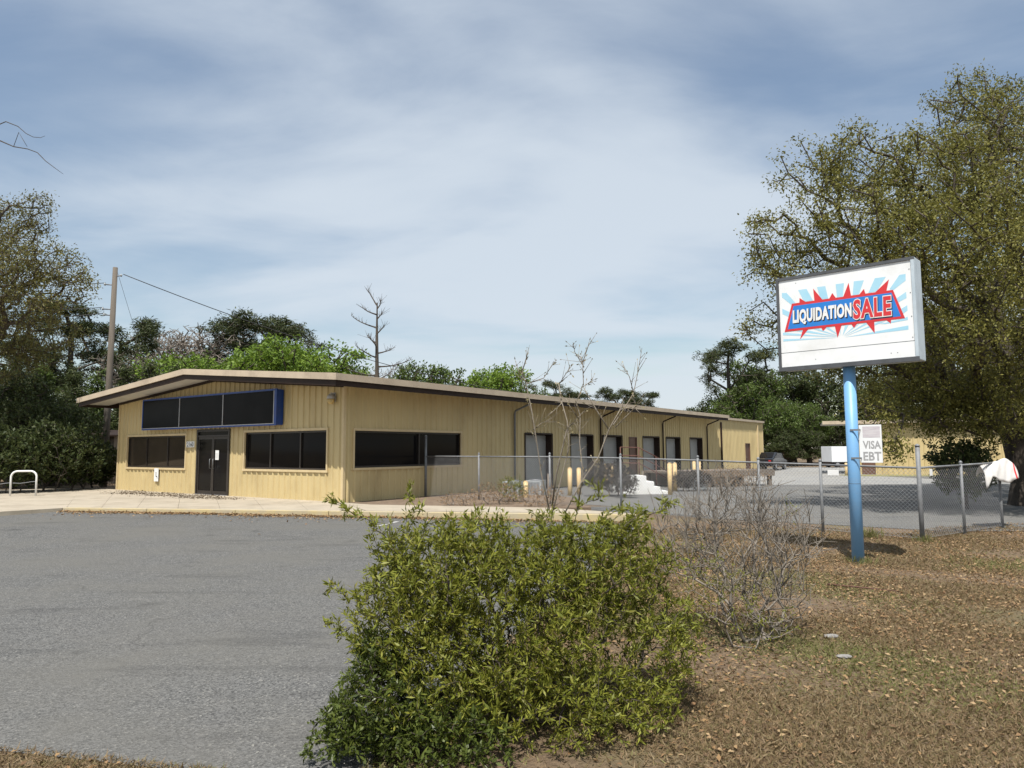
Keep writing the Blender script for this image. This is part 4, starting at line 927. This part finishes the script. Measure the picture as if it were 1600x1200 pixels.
# ------------------------------------------------------------------ live oak at the right
ob = []
rr = random.Random(11)
ox, oy = 15.2, 21.5
for (px, py, Y, r_) in ((1560, 190, 21, 2.0), (1480, 260, 20, 2.1), (1385, 240, 19.5, 1.7), (1300, 255, 20, 1.5), (1330, 330, 19, 1.7), (1240, 350, 19.5, 1.3), (1215, 400, 20, 1.1), (1270, 430, 19.5, 1.4), (1400, 360, 18.5, 2.0), (1500, 370, 18, 2.2), (1590, 330, 19, 2.2), (1430, 470, 19, 2.0), (1540, 480, 18, 2.2), (1210, 500, 20.5, .95), (1240, 545, 21, .9),
                        (1600, 470, 22, 2.4), (1660, 300, 22, 2.5), (1700, 480, 22, 2.5), (1660, 160, 22, 2.2), (1545, 130, 21.5, 1.3), (1320, 560, 21, 1.3), (1400, 590, 20.5, 1.4), (1370, 650, 19.5, .95), (1390, 690, 19.2, .55), (1480, 600, 20, 1.5), (1560, 590, 19.5, 1.6), (1480, 650, 20.5, 1.0), (1590, 640, 21, 1.3), (1460, 320, 25, 2.2), (1560, 420, 26, 2.6), (1370, 420, 24.5, 2.0), (1440, 540, 25, 2.0), (1560, 250, 25.5, 2.2), (1520, 650, 20, 1.2), (1455, 630, 21, 1.2), (1560, 655, 20, 1.2), (1400, 640, 20.5, .9), (1385, 705, 19.2, .45), (1430, 665, 20.5, .7), (1500, 610, 22, 1.5), (1410, 620, 24, 1.4), (1500, 630, 24, 1.5), (1580, 600, 24, 1.6), (1400, 500, 28, 2.4), (1480, 540, 29, 2.4), (1560, 520, 29, 2.6), (1420, 590, 30, 1.8), (1520, 600, 31, 2.0), (1640, 560, 29, 2.6), (1620, 620, 18.5, 1.3), (1680, 560, 18, 1.8)):
    x = (px - 800) / 1120 * Y; z = 1.58 + (horizon(px) - py) / 1120 * Y
    r_ *= .9; ob.append((x - ox, Y - oy, z + .3, r_, r_, r_ * .68))
tm = make_tree(91, ob, [(0, 0, 0), (.05, 0, .8), (-.1, 0, 1.8), (-.2, -.1, 3.0), (-.4, -.1, 4.6), (-.6, -.1, 6.4)], 3700, 62, .38, .088, .016, L_oak, M['bark'], expo=.43, kk=.30, sides=6, shell=.25, down=.15, lw=.5)
place('live_oak', tm, ox, oy, -.3, 1.0, 0, 'big spreading live oak with olive foliage at the right edge', 'tree', None)
# shrub by the oak trunk
tm = make_tree(92, [(0, 0, 1.1, .8, .7, .8), (-.4, 0, 1.5, .5, .5, .5), (.4, .1, 1.3, .6, .5, .7)], [(0, 0, 0), (0, 0, .5)], 260, 22, .16, .10, .008, L_dark, M['bark'])
place('dark_shrub', tm, gYt(1500, 20.5), 20.5, g(20.5), 1.0, 0, 'dark leafy shrub behind the fence near the oak trunk', 'shrub', None)
# budding oak at the left edge
ob = []; ox, oy = -26.2, 31.8; KO = 1.3
for (px, py, Y, r_) in ((5, 330, 23, 1.1), (30, 400, 22.5, 1.3), (-20, 420, 23, 1.6), (75, 405, 22.5, .9), (100, 430, 22.5, .7), (60, 460, 22.5, 1.0), (110, 462, 23, .5), (15, 480, 23, 1.4), (-60, 380, 24, 2.0), (-50, 500, 24, 2.0), (50, 540, 25, 1.1), (-130, 420, 25, 2.4), (-100, 320, 25, 2.0), (0, 560, 25, 1.3), (25, 340, 23, .6), (90, 520, 25, .9), (120, 440, 22.5, .4), (128, 466, 23, .35), (95, 395, 22.5, .4), (40, 310, 23, .5)):
    Y *= KO; r_ *= KO; x = (px - 800) / 1120 * Y; z = 1.58 + (horizon(px) - py) / 1120 * Y; ob.append((x - ox, Y - oy, z + .13, r_, r_, r_ * .7))
tm = make_tree(93, ob, [(0, 0, 0), (.1, 0, 2), (0, 0, 4), (.2, 0, 6), (.3, 0, 8)], 1900, 25, .40, .11, .014, L_bud, M['bark'], expo=.5, kk=.3, sides=5, shell=.25, lw=.5)
bo = place('budding_oak', tm, ox, oy, -.13, 1.0, 0, 'oak with sparse brownish spring leaves at the left edge', 'tree', None)
def lp(px, py, Y):
    Y *= KO
    return ((px - 800) / 1120 * Y - ox, Y - oy, 1.58 + (horizon(px) - py) / 1120 * Y + .13)
MB().tube([(.3, 0, 8), lp(-150, 200, 23), lp(-60, 190, 22.5), lp(-5, 214, 22), lp(18, 218, 22), lp(34, 224, 22), lp(48, 238, 22), lp(64, 250, 22), lp(78, 260, 22)], [.10, .07, .04, .022, .019, .017, .015, .012, .006], 6).build('bare_branch', M['bark'], bo)
MB().tube([lp(-60, 190, 22.5), lp(-20, 172, 22), lp(0, 180, 22), lp(14, 192, 22), lp(26, 198, 22), lp(38, 199, 22), lp(45, 196, 22)], [.03, .02, .016, .014, .012, .01, .006], 6).build('bare_branch', M['bark'], bo)
MB().tube([lp(-5, 214, 22), lp(2, 190, 22), lp(10, 203, 22), lp(17, 214, 22)], [.012, .012, .011, .008], 5).build('bare_branch', M['bark'], bo)

# ------------------------------------------------------------------ foreground shrubs
def bush(name, seed, blobs, roots, ntips, kleaf, spread, ls, leaf_m, bark_m, tip_r, label, extra=None, lw=.3, kk=.2, shell=.15, down=-.2, sides=4, expo=.42, spurs=0, slen=.1):
    rr = np.random.default_rng(seed); pts = ell_points(rr, blobs, ntips, shell)
    if extra is not None: pts = np.vstack([pts, extra])
    pts = pts[pts[:, 2] > .06]
    P, par, tips, lf_ = skeleton(pts, np.array(roots, float), 'roots', kk); rad = tip_r * tips ** expo
    o = empty(name, label=label, cat='shrub')
    if spurs:
        i0 = np.repeat(np.arange(len(roots), len(P)), spurs); dd = P[i0] - P[par[i0]]; dd /= np.linalg.norm(dd, axis=1, keepdims=True) + 1e-9
        Q = P[i0] + (dd * .8 + unit(rr, len(i0)) * .8 + np.array([0, 0, .35])) * slen * rr.uniform(.4, 1.4, len(i0))[:, None]
        P = np.vstack([P, Q]); par = np.concatenate([par, i0]); rad = np.concatenate([rad, np.full(len(i0), tip_r * .6)]); tips = np.concatenate([tips, np.full(len(i0), 99)])
    bm_ = branch_mesh('stems', P, par, rad, sides); link('stems', bm_, bark_m, o)
    if kleaf:
        nr = len(roots); ti = np.arange(nr, len(P)); ti = ti[tips[ti] < 12]; dirs = P[ti] - P[par[ti]]; ll = np.linalg.norm(dirs, axis=1, keepdims=True) + 1e-9; dirs = dirs / ll
        # leaves sit along the last twig and a short extension beyond it
        C = np.repeat(P[ti], kleaf, 0); Dd = np.repeat(dirs, kleaf, 0); n = len(C); along = rr.uniform(-1.0, .8, n)[:, None] * spread
        C = C + Dd * along + unit(rr, n) * .012; D = Dd * .9 + unit(rr, n) * 1.0 + np.array([0, 0, -down])
        link('leaves', leaf_mesh('leaves', C, D, ls, ls * lw, rr, .5, .15), leaf_m, o)
    return o
zg = g(5.4)
def bl(px, py, Y, rx, ry, rz): return ((px - 800) / 1120 * Y, Y, 1.58 + (horizon(px) - py) / 1120 * Y - zg, rx, ry, rz)
fb = [bl(800, 960, 5.5, .75, .65, .62), bl(690, 900, 5.4, .55, .5, .42), bl(880, 900, 5.7, .6, .5, .42), bl(960, 880, 5.8, .5, .4, .38), bl(640, 960, 5.2, .45, .45, .45), bl(1010, 990, 5.7, .42, .4, .42), bl(700, 1060, 5.1, .6, .5, .45), bl(860, 1080, 5.2, .65, .5, .42), bl(620, 850, 5.4, .2, .2, .28), bl(970, 820, 5.8, .22, .2, .2), bl(740, 835, 5.5, .3, .3, .2), bl(980, 1090, 5.3, .35, .35, .3), bl(860, 825, 5.7, .25, .25, .16)]
ex = [];
for path in ([(640, 900), (612, 850), (590, 815), (565, 800), (545, 790), (525, 781)], [(620, 880), (575, 925), (545, 918), (522, 914)], [(640, 990), (580, 985), (540, 978), (526, 972)], [(960, 830), (1000, 800), (1030, 790), (1042, 780)], [(880, 830), (905, 790), (935, 775)], [(700, 830), (650, 800), (640, 775)]):
    for (a, b) in path:
        for _ in range(4):
            q = bl(a + rng.normal() * 5, b + rng.normal() * 5, 5.4 + rng.normal() * .05, 0, 0, 0); ex.append(q[:3])
fo = bush('green_bush', 101, fb, [(.05 + .14 * math.cos(a), 5.45 + .14 * math.sin(a), 0) for a in np.linspace(0, 5.6, 7)] + [(.5, 5.55, 0), (-.35, 5.3, 0)], 4700, 15, .06, .048, L_bush, M['bark'], .0018, 'big yellow green leafy bush in the centre foreground', np.array(ex), lw=.27)
fo.location.z = zg
db = [bl(600, 1090, 4.9, .35, .35, .32), bl(545, 1140, 4.8, .24, .25, .22), bl(690, 1150, 4.75, .45, .35, .28), bl(600, 1010, 5.0, .2, .2, .16)]
fo = bush('dark_bush', 102, db, [(-.75, 4.95, 0), (-.6, 4.9, 0), (-.4, 4.85, 0)], 1300, 11, .045, .040, L_shade, M['bark'], .0017, 'darker glossy leaved shrub at the lower left of the green bush', lw=.42)
fo.location.z = zg
# grey bare shrub to the right
zb2 = g(7.8)
def bl2(px, py, Y, rx, ry, rz): return ((px - 800) / 1120 * Y, Y, 1.58 + (horizon(px) - py) / 1120 * Y - zb2, rx, ry, rz)
fo = bush('bare_shrub', 103, [bl2(1150, 850, 7.8, .75, .6, .55), bl2(1230, 840, 7.8, .38, .4, .35), bl2(1070, 840, 8.0, .45, .4, .5), bl2(1150, 790, 8.0, .6, .5, .35), bl2(1180, 920, 7.6, .5, .45, .4)], [(2.5 + .2 * math.cos(a), 7.7 + .2 * math.sin(a), 0) for a in np.linspace(0, 5.6, 8)], 800, 0, 0, 0, None, M['twig'], .0036, 'grey leafless twiggy shrub between the bush and the blue pole', kk=.42, sides=4, expo=.38, spurs=2, slen=.15)
fo.location.z = zb2
fo = bush('low_bush', 105, [bl2(1120, 920, 7.4, .5, .4, .35), bl2(1180, 960, 7.2, .35, .3, .2), bl2(1080, 880, 7.6, .25, .25, .3), bl2(1230, 800, 8.2, .12, .12, .16)], [(2.2, 7.4, 0), (2.4, 7.3, 0), (2.6, 7.5, 0)], 220, 6, .05, .040, L_bush, M['greybark'], .002, 'sparse green shoots among the grey bare shrub', lw=.3)
fo.location.z = zb2
# tall pale saplings behind the bush: drawn as stems with side twigs and buds
zs = g(7.0)
def sp(px, py, Y=7.0): return np.array(((px - 800) / 1120 * Y, Y, 1.58 + (horizon(px) - py) / 1120 * Y))
def stem(paths, label, seed, buds):
    rr = np.random.default_rng(seed); o = empty('sapling', label=label, cat='sapling', group='pale leafless saplings behind the bush'); mb = MB(); C = []; D = []
    for pth, r0, r1, Y in paths:
        pts = [sp(a, b, Y) + np.array([0, rr.normal() * .04, 0]) for a, b in pth]; n = len(pts)
        mb.tube(pts, [r0 + (r1 - r0) * i / (n - 1) for i in range(n)], 6)
        for a, b in zip(pts[:-1], pts[1:]):
            for _ in range(buds):
                f_ = rr.uniform(); p = a + (b - a) * f_; d_ = (b - a) / np.linalg.norm(b - a) + rr.normal(size=3) * .6
                if rr.uniform() < .35:
                    e = p + d_ * rr.uniform(.03, .11); mb.tube([p, e], [.003, .0015], 4); p = e
                C.append(p); D.append(d_)
    mb.build('stems', M['palebark'], o); link('buds', leaf_mesh('buds', np.array(C), np.array(D), .028, .012, rr), L_budpale, o)
L_budpale = leafmat('pale_bud', [(.28, .22, .12), (.20, .18, .08), (.34, .28, .18)], .2)
stem([([(858, 800), (845, 740), (838, 690), (830, 640), (822, 600), (815, 575)], .0065, .005, 7.0), ([(822, 610), (812, 585), (805, 562)], .005, .002, 7.0), ([(815, 580), (821, 568), (824, 555)], .004, .002, 7.0), ([(832, 672), (845, 662), (858, 656)], .005, .002, 7.0), ([(822, 600), (850, 590), (862, 572), (870, 562)], .005, .002, 7.0)], 'leftmost pale sapling stem with small buds', 1, 9)
stem([([(860, 805), (872, 760), (888, 700), (885, 660), (878, 625), (874, 600)], .0065, .005, 6.9), ([(886, 670), (905, 650), (915, 640)], .005, .002, 6.9), ([(874, 600), (884, 585), (890, 575)], .004, .002, 6.9), ([(862, 790), (868, 740), (880, 690), (884, 672)], .009, .006, 6.9), ([(878, 630), (862, 645)], .004, .002, 6.9)], 'second pale sapling stem curving behind the fence rail', 2, 9)
stem([([(900, 800), (908, 740), (905, 690), (906, 650), (900, 630), (912, 600), (910, 570), (908, 556)], .0065, .003, 6.8), ([(910, 570), (900, 548), (896, 535)], .004, .002, 6.8), ([(910, 568), (920, 540), (929, 527)], .004, .002, 6.8), ([(905, 655), (890, 635), (885, 622)], .005, .002, 6.8), ([(911, 605), (922, 597), (927, 592)], .003, .002, 6.8)], 'tall thin pale sapling with a forked top', 3, 9)
stem([([(880, 800), (905, 755), (935, 715), (952, 670), (968, 640), (985, 637)], .007, .005, 6.7), ([(952, 672), (935, 645), (920, 620), (912, 605)], .007, .003, 6.7), ([(955, 665), (975, 640), (990, 615), (1000, 580), (1003, 545)], .006, .002, 6.7), ([(990, 612), (982, 590), (971, 567)], .004, .002, 6.7), ([(962, 668), (985, 645), (995, 635), (990, 615)], .005, .003, 6.7)], 'rightmost pale sapling leaning right with a forked top', 4, 9)
# dry scrub behind the fence and in the bed
def scrub(name, seed, px, Y, w, h, n, kl, label, leaf=L_bed, bark='greybark', lsz=.07):
    x = gYt(px, Y); o = bush(name, seed, [(0, 0, h * .55, w, w * .6, h * .45)], [(-.3 * w, 0, 0), (0, 0, 0), (.3 * w, .05, 0)], n, kl, .08, lsz, leaf, M[bark], .0035, label, kk=.2)
    o.location = (x, Y, g(Y)); return o
scrub('dry_scrub', 201, 950, 26.5, 1.0, 1.25, 650, 16, 'dark grey dead scrub between the yellow bollards and white steps')
scrub('dry_scrub', 202, 975, 25.5, .5, .9, 220, 8, 'small dark scrub clump left of the white steps')
scrub('dry_scrub', 203, 1075, 29.5, .95, .85, 450, 14, 'dark scrub growing under the loading platform')
scrub('dry_scrub', 204, 1140, 30, 1.6, 1.0, 420, 5, 'reddish brown scrub in front of the loading platform', L_dead)
scrub('dry_scrub', 205, 770, 21.6, .8, .75, 260, 6, 'brown dry scrub in the bed below the side window', L_dead, lsz=.05)
scrub('dry_scrub', 206, 715, 21.2, .6, .5, 160, 4, 'low dry stalks at the near end of the planting bed', L_dead, lsz=.05)
scrub('dry_scrub', 207, 845, 20.8, .8, .7, 220, 6, 'brown dry scrub behind the saplings', L_dead, lsz=.05)
scrub('green_clump', 208, 800, 22.5, .5, .9, 200, 9, 'small green shrub growing against the fence', L_bush, lsz=.06)
for i, (px, Y, w, h, lb) in enumerate(((15, 29, 1.6, 2.6, 'dark shrub directly behind the white hoop'), (70, 30, 1.7, 3.0, 'dark tall shrub right of the hoop'), (115, 31, 1.6, 2.9, 'dark shrub in front of the wooden shed'), (150, 32.5, 1.2, 2.2, 'viny shrub at the base of the utility pole'), (-40, 29, 1.8, 3.2, 'dark shrub cut by the left edge'), (45, 33, 2.0, 4.2, 'tall dark vine covered shrub behind the hoop'), (98, 34, 2.0, 4.4, 'tall dark shrub left of the shed'))):
    x = gYt(px, Y); o = bush('vine_shrub', 300 + i, [(0, 0, h * .55, w, w * .7, h * .45)], [(-.3 * w, 0, 0), (0, 0, 0), (.3 * w, .05, 0)], 520, 11, .16, .15, L_dark, M['bark'], .006, lb, lw=.5, kk=.25)
    o.location = (x, Y, -.13)

# ------------------------------------------------------------------ grass and fallen leaves (nobody could count them)
def zfun(y): return -0.13 - 0.26 * (lambda t: t * t * (3 - 2 * t))(np.clip((22 - y) / 10, 0, 1))
lr_x = np.array([3.6, 4.6, 5.5, 7, 11, 16, 18.5]); lr_v = np.array([-.4, -.9, -.75, -.2, 1.0, 2.6, 3.4])
def on_lawn(x, y):
    right = x > np.interp(y, lr_x, lr_v) - .05
    fl_ = FB.y + (x - FB.x) * (FA.y - FB.y) / (FA.x - FB.x); fl2 = FB.y + (x - FB.x) * (FC.y - FB.y) / (FC.x - FB.x)
    lim = np.where(x < FB.x, fl_, fl2) + 1.0
    left = (x < -.9) & (y < np.interp(-x, [1.0, 1.75, 3.6, 6, 12], [4.35, 4.65, 5.05, 5.55, 6.6]))
    return (right & (y < lim)) | left
rr = np.random.default_rng(77)
def scatter(n, ymin, ymax, power):
    y = ymin + (ymax - ymin) * rr.uniform(0, 1, n) ** power; x = y * rr.uniform(-.85, .80, n); k_ = on_lawn(x, y); return x[k_], y[k_]
x, y = scatter(620000, 3.6, 17, 1.5)
patch = np.sin(x * 1.7 + np.sin(y * 1.1) * 2) + np.sin(y * 2.3 + x * .6) + rr.normal(size=len(x)) * .9; keep = patch > -.7; x, y = x[keep], y[keep]
gpat = np.sin(x * .9 + 1.3 * np.sin(y * .7 + .5)) * np.sin(y * .8 + x * .35 + 1.0) + rr.normal(size=len(x)) * .28; isg = gpat > .66
C = np.stack([x, y, zfun(y) - .008], 1); D = rr.normal(size=C.shape); D[:, 2] = np.abs(D[:, 2]) * .55 + .12
n = len(C); D /= np.linalg.norm(D, axis=1, keepdims=True); ln = (rr.uniform(.025, .07, n) * (1 + (y - 4) * .03))[:, None]; Sx = np.cross(D, rr.normal(size=C.shape)); Sx /= np.linalg.norm(Sx, axis=1, keepdims=True) + 1e-9; wd = (.0035 + y * .00035)[:, None]
Vg = np.stack([C - Sx * wd, C + Sx * wd, C + D * ln], 1).reshape(-1, 3)
Vg = Vg.reshape(n, 3, 3); Vd = Vg[~isg].reshape(-1, 3); Vn = Vg[isg].reshape(-1, 3)
link('lawn_grass', mesh_np('lawn_grass', Vd, np.arange(len(Vd)).reshape(-1, 3)), L_grass, label='dry straw coloured lawn grass in the foreground', cat='grass', kind='stuff')
L_gg = leafmat('green_grass_blade', [(.10, .115, .03), (.15, .16, .045), (.20, .19, .07), (.24, .195, .10), (.12, .13, .035)], .25, .7)
link('green_grass', mesh_np('green_grass', Vn, np.arange(len(Vn)).reshape(-1, 3)), L_gg, label='dull green grass patches spread through the dry lawn', cat='grass', kind='stuff')
def leaf_scatter(name, x, y, z, size, label, matl=L_dead):
    n = len(x); C = np.stack([x, y, z + rr.uniform(.003, .022, n)], 1); D = rr.normal(size=C.shape); D[:, 2] *= .22
    link(name, leaf_mesh(name, C, D, size, size * .5, rr, 1.2, .25), matl, label=label, cat='leaves', kind='stuff')
x, y = scatter(90000, 3.6, 17.5, 1.0); w_ = rr.uniform(size=len(x)) < np.clip(.14 + (y - 5) / 8, .1, 1.0); x, y = x[w_], y[w_]
kp = (np.sin(x * 2.1 + y) * np.sin(y * 1.7 - x * .6) + rr.normal(size=len(x)) * .5) > -.25; x, y = x[kp], y[kp]
leaf_scatter('fallen_leaves', x, y, zfun(y), .047, 'brown fallen leaves strewn over the lawn towards the fence')
# litter along the kerb and on the pavement
tk_ = rr.beta(1.2, 1.6, 5200); bx_ = K0.x + (K1.x - K0.x) * tk_; by_ = K0.y + (K1.y - K0.y) * tk_; off = rr.exponential(.16, 5200) * (1 + 1.6 * (rr.uniform(size=5200) < .12)); off *= .4 + .9 * np.abs(np.sin(tk_ * 21) * np.sin(tk_ * 8.3 + 1))
x = bx_ - kn.x * (off + .02); y = by_ - kn.y * (off + .02); leaf_scatter('kerb_leaves', x, y, zfun(y) + .004, .07, 'band of brown leaves drifted against the yellow kerb')
nn = 1500; c_ = rr.integers(0, 9, nn); cs = np.array([(.9 + .5 * math.sin(i * 2.1), 5.2 + i * .85) for i in range(9)]); s_ = -(cs[c_, 0] + rr.normal(size=nn) * .22); t_ = cs[c_, 1] + rr.normal(size=nn) * .6
wx = BC.x + U.x * s_ + Vv.x * t_; wy = BC.y + U.y * s_ + Vv.y * t_; leaf_scatter('pavement_litter', wx, wy, np.full(nn, -.022), .07, 'dark patches of leaf litter on the pavement before the door', leafmat('old_litter', [(.10, .075, .05), (.15, .11, .07), (.08, .06, .04)], .05, .9))
def weeds(cx, cy, rad_, n, h, label):
    C = np.stack([cx + rr.normal(size=n) * rad_, cy + rr.normal(size=n) * rad_, np.zeros(n)], 1); C[:, 2] = zfun(C[:, 1]) - .005
    D = rr.normal(size=(n, 3)) * .5; D[:, 2] = 1; link('weed_tuft', leaf_mesh('weed_tuft', C, D, h, h * .09, rr, .3, .1), L_gg, label=label, cat='weeds')
weeds(5.98, 12.5, .13, 160, .13, 'tuft of weeds around the foot of the blue pole'); weeds(8.44, 14.9, .12, 120, .15, 'tuft of weeds at the foot of the fence corner post')
weeds(7.6, 15.5, .10, 110, .2, 'small green weed at the fence between the blue pole and corner post')
# two broken concrete lumps and a stick on the lawn
for px, py, r_, lb in ((1283, 986, .055, 'grey concrete lump lying in the lawn right of the bare shrub'), (1302, 1016, .05, 'flat grey stone nearer than the concrete lump')):
    Y = 1.97 * 1120 / (py - horizon(px)); X = gYt(px, Y); bm = bmesh.new(); bmesh.ops.create_icosphere(bm, subdivisions=2, radius=r_)
    q_ = random.Random(px)
    for v in bm.verts: v.co = Vector((v.co.x * 1.5, v.co.y, v.co.z * .4)) * q_.uniform(.82, 1.12)
    me = bpy.data.meshes.new('stone'); bm.to_mesh(me); bm.free(); link('stone', me, M['stone'], None, (X, Y, g(Y) + r_ * .15), label=lb, cat='stone')
MB().tube([(4.55, 10.6, g(10.6) + .012), (4.9, 10.3, g(10.3) + .02), (5.3, 10.05, g(10) + .014)], [.012, .010, .006], 6).build('stick', M['rust'], label='thin reddish stick lying on the lawn', cat='stick')
